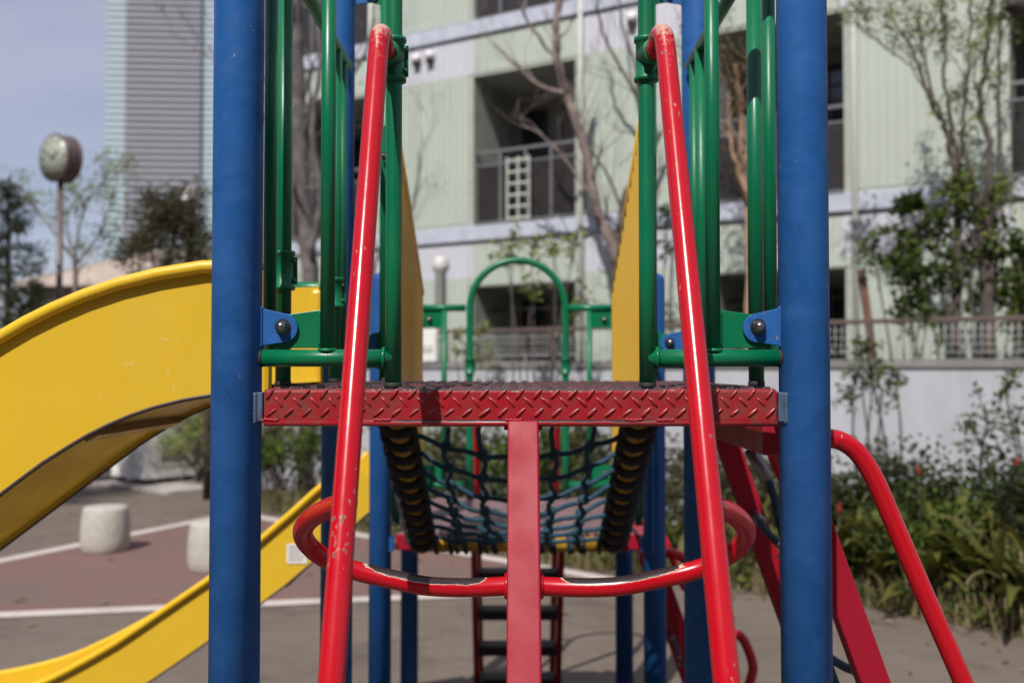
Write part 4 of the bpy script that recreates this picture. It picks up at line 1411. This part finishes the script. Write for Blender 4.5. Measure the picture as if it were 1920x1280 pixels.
stems_tree('bare_tree', 'bare grey-brown tree before the middle balcony, leaning left', base, [
    ([base] + S([(1163, 560), (1150, 470), (1120, 395), (1100, 290), (1075, 215), (1048, 130), (1042, 60), (1058, -60)], d0), 0.105, 0.045),
    (S([(1066, 178), (1010, 160), (965, 120), (925, 85)], d0), 0.045, 0.018),
    (S([(1050, 120), (1010, 70), (985, 30), (965, -20)], d0), 0.035, 0.015),
    (S([(1118, 385), (1060, 300), (1010, 250), (975, 235)], d0 - .2), 0.028, 0.010),
    (S([(1044, 60), (1050, 20), (1065, -40)], d0), 0.03, 0.02)], M['bark_pale'], 5, twig=0.55, every=4, maxlev=4, spread=0.5)
base = P(1182, 690, d0 + 0.4); base.z = 0
stems_tree('bare_tree', 'bare dark tree just behind the right green entry post', base, [
    ([base] + S([(1180, 560), (1166, 440), (1172, 370), (1200, 320), (1240, 250)], d0 + .4), 0.10, 0.035),
    (S([(1170, 380), (1215, 330), (1200, 200), (1170, 140), (1130, 60), (1115, -20)], d0 + .4), 0.04, 0.018),
    (S([(1205, 215), (1190, 120), (1165, 40), (1160, -30)], d0 + .4), 0.03, 0.015),
    (S([(1168, 400), (1140, 330), (1090, 250), (1085, 180)], d0 + .5), 0.028, 0.010)], M['bark_dark'], 9, twig=0.5, every=4, spread=0.5)
# thick trunk seen between the left tubes
base = P(575, 690, 13.6); base.z = 0
stems_tree('bare_tree', 'thick grey bare tree seen between the left green tubes', base, [
    ([base] + S([(582, 560), (578, 480), (566, 340), (560, 200), (556, 40), (560, -120)], 13.6), 0.16, 0.11),
    (S([(580, 470), (600, 380), (585, 240), (600, 120), (590, 0)], 13.4), 0.075, 0.03),
    (S([(560, 220), (640, 160), (690, 90), (700, 10)], 13.6), 0.05, 0.02),
    (S([(566, 340), (520, 260), (440, 150), (392, 90)], 13.8), 0.045, 0.015),
    (S([(562, 180), (500, 110), (420, 60)], 13.8), 0.035, 0.012)], M['bark_grey'], 21, M['leaf_dry'], 1, 0.05, 0.03, 0.08, twig=0.6, every=3, spread=0.5)
# tan trunk with sparse leaves between the right tubes
base = P(1392, 690, 11.2); base.z = 0
stems_tree('young_tree', 'tan-barked young tree with sparse leaves between the right green tubes', base, [
    ([base] + S([(1404, 560), (1402, 420), (1392, 320), (1388, 200), (1380, 120)], 11.2), 0.055, 0.03),
    (S([(1398, 360), (1372, 280), (1366, 170)], 11.1), 0.03, 0.015),
    (S([(1392, 320), (1420, 220), (1430, 130)], 11.2), 0.03, 0.012)], M['bark_tan'], 33, M['leaf_brown'], 8, 0.055, 0.03, 0.08, twig=0.45, every=2, spread=0.6, frm=0.45)
# multi-stem trees at right
d0 = 9.78
base = P(1848, 690, d0); base.z = 0
stems_tree('leafy_tree', 'multi-stemmed tree with a pale trunk and fresh sparse leaves at upper right', base, [
    ([base] + S([(1850, 600), (1848, 520), (1845, 430)], d0), 0.10, 0.085),
    (S([(1845, 440), (1852, 350), (1855, 280), (1838, 190), (1850, 100), (1858, 20), (1866, -60)], d0), 0.05, 0.022),
    (S([(1840, 440), (1826, 340), (1806, 280), (1808, 190), (1818, 110), (1822, 0)], d0), 0.04, 0.014),
    (S([(1850, 430), (1872, 330), (1872, 200), (1874, 90), (1880, -20)], d0 + .1), 0.034, 0.014)], M['bark_dark'], 41, M['leaf_yellow'], 8, 0.050, 0.027, 0.06, twig=0.33, every=2, spread=0.42, frm=0.45, upw=0.6)
base = P(1790, 690, d0 + 0.12); base.z = 0
stems_tree('leafy_tree', 'slim tree with arching left stems beside the multi-stemmed tree', base, [
    ([base] + S([(1796, 560), (1796, 420), (1790, 310)], d0 + .12), 0.06, 0.045),
    (S([(1792, 320), (1770, 240), (1745, 190), (1725, 135), (1712, 95), (1692, 60)], d0 + .12), 0.04, 0.014),
    (S([(1792, 300), (1780, 210), (1768, 140), (1772, 60), (1760, -20)], d0 + .12), 0.032, 0.014),
    (S([(1790, 270), (1752, 190), (1730, 100), (1722, 20)], d0 + .12), 0.026, 0.010),
    (S([(1725, 135), (1690, 110), (1650, 80), (1625, 55)], d0 + .12), 0.012, 0.005)], M['bark_dark'], 47, M['leaf_yellow'], 8, 0.050, 0.027, 0.06, twig=0.33, every=2, spread=0.42, frm=0.5, upw=0.6)
# knobbed cut limb at the upper right corner
kb = P(1905, 8, 9.7)
kt = thing('pruned_limb', (P(1990, 690, 9.9).x, 9.9, 0), 'dark pruned tree limb with a knobbed end at the top right corner', 'tree')
bx = P(1990, 690, 9.9)
MB().tube(bez([(bx.x, 9.9, 0), P(1990, 400, 9.9), P(1985, 120, 9.85), P(1955, 30, 9.78), P(1925, 12, 9.72)], 6), [0.10 - 0.0016 * k for k in range(25)], 10).build('trunk', M['bark_dark'], kt)
kn = MB(); rnd = random.Random(3)
kn.lathe([(1e-6, -0.11), (0.07, -0.09), (0.12, -0.03), (0.125, 0.03), (0.08, 0.09), (1e-6, 0.11)], kb, 12, Vector((1, 0, 0.2)).to_track_quat('Z', 'Y').to_matrix())
kn.v = [p + Vector((rnd.gauss(0, .012), rnd.gauss(0, .012), rnd.gauss(0, .012))) for p in kn.v]
kn.build('knob', M['bark_dark'], kt)

def shrub(name, label, c, h, rad, seed, leaf, nst, per, L, Wd, bark=None, scatter=0.09, base_h=0.0, group=None, cat='shrub'):
    rnd = random.Random(seed)
    t = thing(name, c, label, cat, group)
    b, tips = MB(), []
    for i in range(nst):
        a = rnd.uniform(0, 2 * math.pi); q = rnd.uniform(0.05, 0.35) * rad
        p0 = Vector(c) + Vector((math.cos(a) * q, math.sin(a) * q, base_h))
        dv = Vector((math.cos(a) * rad / h * 0.7, math.sin(a) * rad / h * 0.7, 1)).normalized()
        grow(b, tips, p0, dv, h * rnd.uniform(0.42, 0.58), 0.012 + 0.008 * h, 1, rnd, 3, 0.5, [2, 3, 2], 0.3, 0.16)
    b.build('stem', bark or M['bark_dark'], t)
    crown(tips, rnd, per, L, Wd, scatter).build('foliage', leaf, t)
    return t
# evergreen shrub behind the fence at right (below the multi-stemmed trees)
def clump(name, label, base, lobes, seed, leaf, dens, L, Wd, bark, cat='shrub', group=None):
    """broad-leaved shrub whose leaf masses sit where measured: lobes of (centre, radius)"""
    rnd = random.Random(seed)
    t = thing(name, base, label, cat, group)
    b = MB(); lv = MB()
    for c, r in lobes:
        mid = (Vector(base) * 0.5 + c * 0.5) + Vector((rnd.gauss(0, .08), rnd.gauss(0, .08), 0.1))
        b.tube(bez([Vector(base), mid, c], 5), [0.016 - 0.0009 * k for k in range(11)], 6, cap=False)
        for q in range(int(7 + r * 14)):
            e = c + Vector((rnd.gauss(0, r * .55), rnd.gauss(0, r * .5), rnd.gauss(0, r * .5)))
            b.tube([c, (c + e) / 2 + Vector((0, 0, .02)), e], [0.007, 0.005, 0.003], 4, cap=False)
            tint = rnd.uniform(0.0, 0.75)
            for k in range(int(dens * rnd.uniform(0.6, 1.4))):
                p = e + Vector((rnd.gauss(0, r * .2), rnd.gauss(0, r * .2), rnd.gauss(0, r * .2)))
                sc = rnd.uniform(0.6, 1.3)
                leafquad(lv, p, L * sc, Wd * sc, rnd, min(1, max(0, tint + rnd.uniform(-.2, .35))), 0.35)
    b.build('stem', bark, t)
    lv.build('foliage', leaf, t)
    return t
def at(px, y): return Vector((P(px, 690, y).x, y, 0))
clump('evergreen_shrub', 'dense glossy green shrub around the trunks behind the right fence', at(1800, 9.85), [(P(1800, 345, 9.85), .16), (P(1790, 400, 9.85), .24), (P(1850, 395, 9.85), .2), (P(1740, 440, 9.85), .22), (P(1820, 470, 9.85), .28), (P(1880, 450, 9.85), .24), (P(1770, 500, 9.85), .28), (P(1860, 540, 9.85), .2), (P(1708, 385, 9.85), .10)], 61, M['leaf_mid'], 26, 0.085, 0.045, M['bark_dark'])
clump('evergreen_shrub', 'broad low green shrub left of the trunks behind the right fence', at(1700, 9.85), [(P(1635, 460, 9.85), .14), (P(1672, 475, 9.85), .18), (P(1700, 520, 9.85), .22), (P(1690, 580, 9.85), .26), (P(1740, 590, 9.85), .22), (P(1730, 545, 9.85), .2)], 62, M['leaf_mid'], 20, 0.08, 0.042, M['bark_dark'])
clump('evergreen_shrub', 'dark green shrub at the right picture edge behind the fence', at(1915, 9.7), [(P(1910, 530, 9.7), .2), (P(1895, 570, 9.7), .2), (P(1920, 600, 9.7), .25), (P(1915, 470, 9.7), .14)], 63, M['leaf_mid'], 22, 0.08, 0.042, M['bark_dark'])
clump('evergreen_shrub', 'dim shrub behind the fence right of the green tubes', at(1265, 11.6), [(P(1250, 410, 11.6), .16), (P(1262, 470, 11.6), .2), (P(1270, 330, 11.6), .12), (P(1262, 600, 11.6), .3)], 64, M['leaf_dark'], 14, 0.07, 0.035, M['bark_dark'])
clump('light_shrub', 'light green airy shrub framed by the green arch', at(985, 10.6), [(P(960, 445, 10.6), .18), (P(1000, 460, 10.6), .22), (P(1040, 475, 10.6), .18), (P(950, 480, 10.6), .16), (P(1000, 540, 10.6), .15), (P(1075, 470, 10.6), .15), (P(1090, 560, 10.7), .2)], 65, M['leaf_yellow'], 7, 0.075, 0.038, M['bark_dark'])
clump('light_shrub', 'small yellow-green bush above the wall left of the arch', at(858, 11.6), [(P(850, 630, 11.6), .16), (P(905, 620, 11.6), .14), (P(870, 660, 11.6), .18), (P(920, 670, 11.0), .16)], 66, M['leaf_yellow'], 9, 0.06, 0.03, M['bark_dark'])
# sapling before the wall, right of the right post
clump('sapling', 'thin leafy sapling in front of the white wall right of the post', at(1650, 8.6), [(P(1622, 655, 8.6), .10), (P(1612, 700, 8.6), .15), (P(1600, 735, 8.6), .15), (P(1655, 730, 8.6), .17), (P(1680, 705, 8.6), .08), (P(1640, 690, 8.6), .10)], 67, M['leaf_mid'], 11, 0.055, 0.03, M['bark_dark'])
clump('sapling', 'small leafy sapling before the white wall at the right edge', at(1890, 8.0), [(P(1885, 730, 8), .12), (P(1850, 790, 8), .18), (P(1820, 790, 8), .14), (P(1905, 790, 8), .2)], 68, M['leaf_mid'], 11, 0.055, 0.03, M['bark_dark'])
# wooden stake
sp0, sp1 = P(1640, 690, 10.0), P(1615, 505, 10.0)
stk = thing('wooden_stake', (sp0.x, sp0.y, 0), 'leaning red-brown wooden stake above the right fence', 'stake')
foot = sp0 + (sp0 - sp1).normalized() * 1.75; foot.z = max(foot.z, 0.0)
MB().beam(foot, sp1, 0.07, 0.06, (0, 1, 0)).build('shaft', M['wood_red'], stk, bevel=0.008)
MB().beam(sp1 - (sp1 - foot).normalized() * 0.12, sp1 - (sp1 - foot).normalized() * 0.09, 0.085, 0.075, (0, 1, 0)).build('strap', M['fence_rail'], stk)

# bed shrubs: varied
bed = [
    ('leafy green bush at the back of the bed, right of the right post', 1600, 8.3, 0.80, 0.42, 'leaf_dark'),
    ('dark bush in the bed below the thin sapling', 1690, 8.1, 0.85, 0.5, 'leaf_dark'),
    ('tall dark bush before the wall near the right edge', 1830, 7.9, 0.95, 0.5, 'leaf_dark'),
    ('dark bush filling the bed at the right picture edge', 1930, 7.3, 0.95, 0.5, 'leaf_dark'),
    ('low green bush in the middle of the right bed', 1760, 7.5, 0.75, 0.45, 'leaf_mid'),
    ('brownish bush behind the inner rope climber beams', 1440, 8.6, 1.0, 0.5, 'leaf_brown'),
    ('olive bush behind the right blue posts of the rear tower', 1330, 9.0, 1.05, 0.5, 'leaf_brown'),
    ('dark bush behind the net, right of centre', 1130, 9.6, 1.05, 0.5, 'leaf_brown'),
    ('olive bush behind the net, right under the arch', 1030, 9.9, 1.1, 0.5, 'leaf_mid'),
    ('green bush behind the net, left of the red stringer', 900, 10.4, 1.1, 0.5, 'leaf_brown'),
    ('pale green bush behind the rear tower left post', 790, 11.2, 0.9, 0.5, 'leaf_yellow'),
    ('bushy olive shrub under the front deck, left of the handrail', 560, 12.4, 1.0, 0.6, 'leaf_mid'),
    ('tangled olive shrub beside the left blue post', 505, 12.9, 1.15, 0.55, 'leaf_brown'),
    ('yellow-green shrub between cabinet and brown pole', 378, 14.9, 1.1, 0.26, 'leaf_yellow'),
]
for i, (lb_, px, y, h, rad, lf) in enumerate(bed):
    shrub('bed_shrub', lb_, at(px, y), h, rad, 100 + i, M[lf], 9, 20, 0.07, 0.036, scatter=0.085, group='bushes of the planting bed')
# strap-leaved plants: each leaf a part
def strap_mesh(L, Wd, bend, seed):
    b = MB(); n = 6; rnd = random.Random(seed)
    for k in range(n + 1):
        f = k / n
        x = L * (f - 0.25 * bend * f * f); z = L * (0.75 * f - bend * f * f * 0.62)
        wv = Wd * math.sin(math.pi * min(1, 0.12 + 0.88 * f)) * 0.5 + 0.002
        for s, dz in ((-1, 0.0), (0, -0.18 * wv * 2), (1, 0.0)):
            b.v.append(Vector((x, s * wv, z + dz))); b.col.append(min(1, max(0, 0.25 + 0.5 * f + rnd.uniform(-0.2, 0.2))))
    for k in range(n):
        for j in range(2):
            b.face((3 * k + j, 3 * k + 3 + j, 3 * k + 4 + j, 3 * k + 1 + j), True)
    return b.mesh('leaf')
straps = []
for k in range(5):
    me_ = strap_mesh(0.52 + 0.06 * k, 0.055 + 0.012 * (k % 3), 0.5 + 0.13 * k, k); me_.materials.append(M['leaf_strap']); straps.append(me_)
drys = []
for k in range(3):
    me_ = strap_mesh(0.62 + 0.08 * k, 0.014, 0.55 + 0.2 * k, 30 + k); me_.materials.append(M['leaf_dry']); drys.append(me_)
sp = [(1585, 7.7, 1.0, 'strap-leaved plant just right of the right blue post'), (1650, 7.45, 1.05, 'strap-leaved plant beyond the bent red handrail'), (1725, 7.2, 1.1, 'strap-leaved plant in the bed right of the handrail'),
      (1800, 7.0, 1.15, 'broad strap-leaved plant at the front of the bed'), (1875, 6.75, 1.2, 'strap-leaved plant near the right edge, front of the bed'), (1940, 6.5, 1.1, 'strap-leaved plant cut by the right picture edge'),
      (1770, 7.7, 1.25, 'tall strap-leaved plant in the middle of the bed'), (1860, 7.4, 1.25, 'tall strap-leaved plant before the dark right bush'), (1690, 7.8, 1.1, 'strap-leaved plant behind the bent handrail'),
      (1420, 8.1, 0.9, 'strap-leaved plant between the climber beams'), (1270, 8.7, 0.85, 'strap-leaved plant behind the rear right posts')]
for i, (px, y, sc, lb_) in enumerate(sp):
    rnd = random.Random(200 + i)
    c = at(px, y)
    t = thing('strap_leaf_plant', c, lb_, 'plant', 'strap-leaved plants of the bed')
    for k in range(26):
        a = rnd.uniform(0, 2 * math.pi)
        s = sc * rnd.uniform(0.75, 1.3)
        Mx = Matrix.Translation((rnd.gauss(0, 0.07), rnd.gauss(0, 0.07), rnd.uniform(0, 0.25))) @ Matrix.Rotation(a, 4, 'Z') @ Matrix.Rotation(rnd.uniform(-0.75, 0.15), 4, 'Y') @ Matrix.Scale(s, 4)
        inst('leaf', rnd.choice(straps) if rnd.random() < 0.86 else rnd.choice(drys), t, Mx)
# dry grass and litter along the foot of the bed: nobody could count it
b = MB(); rnd = random.Random(77)
def blade(b, p, L, a, lean, wv, tint):
    dx, dy = math.cos(a), math.sin(a)
    k = len(b.v)
    s = Vector((-dy, dx, 0)) * wv
    p1 = p + Vector((dx * lean * 0.35, dy * lean * 0.35, L * 0.6)); p2 = p + Vector((dx * lean, dy * lean, L * (1 - 0.35 * lean / max(L, 0.01))))
    b.v += [p - s, p + s, p1 + s * 0.8, p1 - s * 0.8, p2]
    b.col += [tint] * 5
    b.face((k, k + 1, k + 2, k + 3)); b.face((k + 3, k + 2, k + 4))
fr = [Vector((x_, y_, 0)) for x_, y_ in bed_front]
for i in range(len(fr) - 1):
    a_, c_ = fr[i], fr[i + 1]
    seg = (c_ - a_).length
    t_ = (c_ - a_).normalized(); nn = Vector((-t_.y, t_.x, 0))
    if nn.y < 0: nn = -nn
    for k in range(int(seg * 420)):
        dd = abs(rnd.gauss(0, 0.55))
        p = a_ + (c_ - a_) * rnd.random() + nn * (dd - 0.08 + 0.1 * math.sin(k))
        p.z = 0.006
        blade(b, p, rnd.uniform(0.08, 0.42), rnd.uniform(0, 6.28), rnd.uniform(0.03, 0.28), rnd.uniform(0.003, 0.008), rnd.random())
o = b.build('dry_grass', M['leaf_dry'])
tag(o, 'dry straw-coloured grass along the edge of the planting bed', 'grass', kind='stuff')
b = MB(); rnd = random.Random(78)
poly_c = [(-3.0, 12.1), (-1.0, 10.0), (0.7, 8.5), (1.75, 7.8), (2.5, 7.25), (3.2, 6.4), (4.6, 5.3)]
for i in range(len(poly_c) - 1):
    a_, c_ = Vector((*poly_c[i], 0)), Vector((*poly_c[i + 1], 0))
    t_ = (c_ - a_).normalized(); nn = Vector((-t_.y, t_.x, 0))
    if nn.y < 0: nn = -nn
    for k in range(int((c_ - a_).length * 1500)):
        dd = rnd.uniform(0.0, 2.2)
        hmax = 0.12 + 0.45 * min(1, dd / 1.2)
        p = a_ + (c_ - a_) * rnd.random() + nn * dd
        p.z = rnd.uniform(0.02, hmax)
        leafquad(b, p, rnd.uniform(0.05, 0.11), rnd.uniform(0.025, 0.05), rnd, rnd.random(), 0.3)
o = b.build('ground_cover', M['leaf_mid'])
tag(o, 'low leafy ground cover filling the planting bed', 'ground cover', kind='stuff')
b = MB(); rnd = random.Random(81)
for q in range(260):
    p = Vector((rnd.uniform(-6, 5), rnd.uniform(4.5, 12.5), 0.011))
    if rnd.random() < 0.6: p = fr[rnd.randrange(1, 7)] + Vector((rnd.gauss(0, .7), rnd.gauss(-.35, .5), 0.011))
    a = rnd.uniform(0, 6.28); L_ = rnd.uniform(0.02, 0.055); u = Vector((math.cos(a), math.sin(a), 0)) * L_; v = Vector((-math.sin(a), math.cos(a), 0)) * L_ * 0.4
    i0 = len(b.v)
    b.v += [p - u, p + v + Vector((0, 0, rnd.uniform(.002, .012))), p + u, p - v + Vector((0, 0, rnd.uniform(.002, .012)))]
    b.col += [rnd.random()] * 4
    b.face((i0, i0 + 3, i0 + 2, i0 + 1))
o = b.build('fallen_leaves', M['leaf_dry'])
tag(o, 'dry fallen leaves scattered over the ground', 'leaf litter', kind='stuff')
# a few red blossoms
for i, (px, py, y) in enumerate(((1573, 955, 7.4), (1722, 885, 7.4), (1905, 868, 7.0))):
    c = P(px, py, y)
    t = thing('red_blossom', c, ('red blossom low beside the right blue post', 'small red blossom in the middle of the right bed', 'red blossom high in the bed at the right edge')[i], 'flower', 'red blossoms in the bed')
    pm = MB(); rnd = random.Random(i)
    for k in range(9):
        a = k * 0.7; pm.col += []
        pm.lathe([(1e-6, -0.012), (0.007, 0), (0.005, 0.015), (1e-6, 0.03)], c + Vector((0.020 * math.cos(a) * rnd.random(), 0.02 * math.sin(a), 0.018 * (k % 3) - 0.012)), 5)
    pm.build('petals', M['flower'], t)
    MB().tube([c - Vector((0, 0, 0.02)), Vector((c.x + 0.03, c.y + 0.03, 0.0))], 0.004, 5).build('stem', M['bark_dark'], t)

# left background trees
def conifer(label, base, H, rad, seed):
    rnd = random.Random(seed)
    t = thing('conifer', base, label, 'tree')
    b, lv = MB(), MB()
    b.tube([base, base + Vector((0, 0, H))], [0.09, 0.01], 8, cap=False)
    z = 0.5
    while z < H - 0.05:
        f = 1 - z / H
        for k in range(5):
            a = rnd.uniform(0, 6.28); L_ = (rad * f + 0.12) * rnd.uniform(0.6, 1.1)
            p0 = base + Vector((0, 0, z)); p1 = p0 + Vector((math.cos(a) * L_, math.sin(a) * L_, -0.05 + 0.22 * L_))
            b.tube([p0, (p0 + p1) / 2 - Vector((0, 0, .03)), p1], [0.012, 0.008, 0.003], 4, cap=False)
            tint = rnd.uniform(0, 0.6)
            for q in range(int(30 + 80 * L_)):
                u_ = rnd.uniform(0.15, 1.05)
                p = p0 + (p1 - p0) * u_ + Vector((rnd.gauss(0, .05), rnd.gauss(0, .05), rnd.gauss(0, .04)))
                leafquad(lv, p, rnd.uniform(.05, .10), rnd.uniform(.012, .022), rnd, min(1, max(0, tint + rnd.uniform(-.2, .3))), 0.25)
        z += 0.11
    b.build('trunk', M['bark_dark'], t)
    lv.build('crown', M['leaf_dark'], t)
conifer('dark conifer at the left picture edge', at(12, 12.5), 4.15, 1.15, 71)
conifer('second dark conifer cut off by the left picture edge', at(-70, 13.2), 4.0, 1.2, 72)
conifer('low dark conifer at the foot of the clock pole', at(60, 15.5), 3.1, 1.1, 70)
base = at(140, 17.0)
stems_tree('spring_tree', 'airy yellow-green tree around the park clock pole', base, [
    ([base] + S([(142, 548), (140, 488)], 17), 0.07, 0.05),
    (S([(140, 493), (110, 448), (80, 408), (50, 373)], 17), 0.03, 0.010),
    (S([(140, 488), (150, 418), (170, 368), (200, 338)], 17), 0.03, 0.010),
    (S([(140, 498), (180, 448), (205, 388), (215, 358)], 17.2), 0.03, 0.010),
    (S([(140, 498), (125, 428), (135, 378)], 16.8), 0.025, 0.008)], M['bark_pale'], 73, M['leaf_yellow'], 6, 0.075, 0.035, 0.09, twig=0.34, every=2, spread=0.5, frm=0.3)
base = at(318, 15.2)
stems_tree('bushy_tree', 'bushy brown-green tree in front of the beige roof', base, [
    ([base] + S([(320, 578), (318, 508), (325, 438), (335, 416)], 15.2), 0.06, 0.015),
    (S([(318, 558), (290, 498), (285, 458), (290, 433)], 15.2), 0.03, 0.010),
    (S([(318, 558), (355, 508), (362, 458), (352, 428)], 15.2), 0.03, 0.010),
    (S([(318, 568), (265, 528), (262, 488)], 15.2), 0.03, 0.010),
    (S([(318, 568), (375, 538), (378, 488)], 15.2), 0.03, 0.010)], M['bark_dark'], 74, M['leaf_brown'], 16, 0.07, 0.032, 0.09, twig=0.30, every=1, spread=0.5, frm=0.25)
for i, (px, y, h) in enumerate(((75, 20, 2.6), (215, 21, 2.5), (330, 19, 2.4), (440, 18, 3.0))):
    shrub('hedge_bush', ('dim hedge bush behind the clock pole, left', 'dim hedge bush right of the clock pole', 'dim hedge bush under the bushy tree', 'dim hedge bush left of the big bare trunk')[i], at(px, y), h, 1.0, 300 + i, M['leaf_brown'], 8, 12, 0.10, 0.05, scatter=0.16, group='hedge far left')
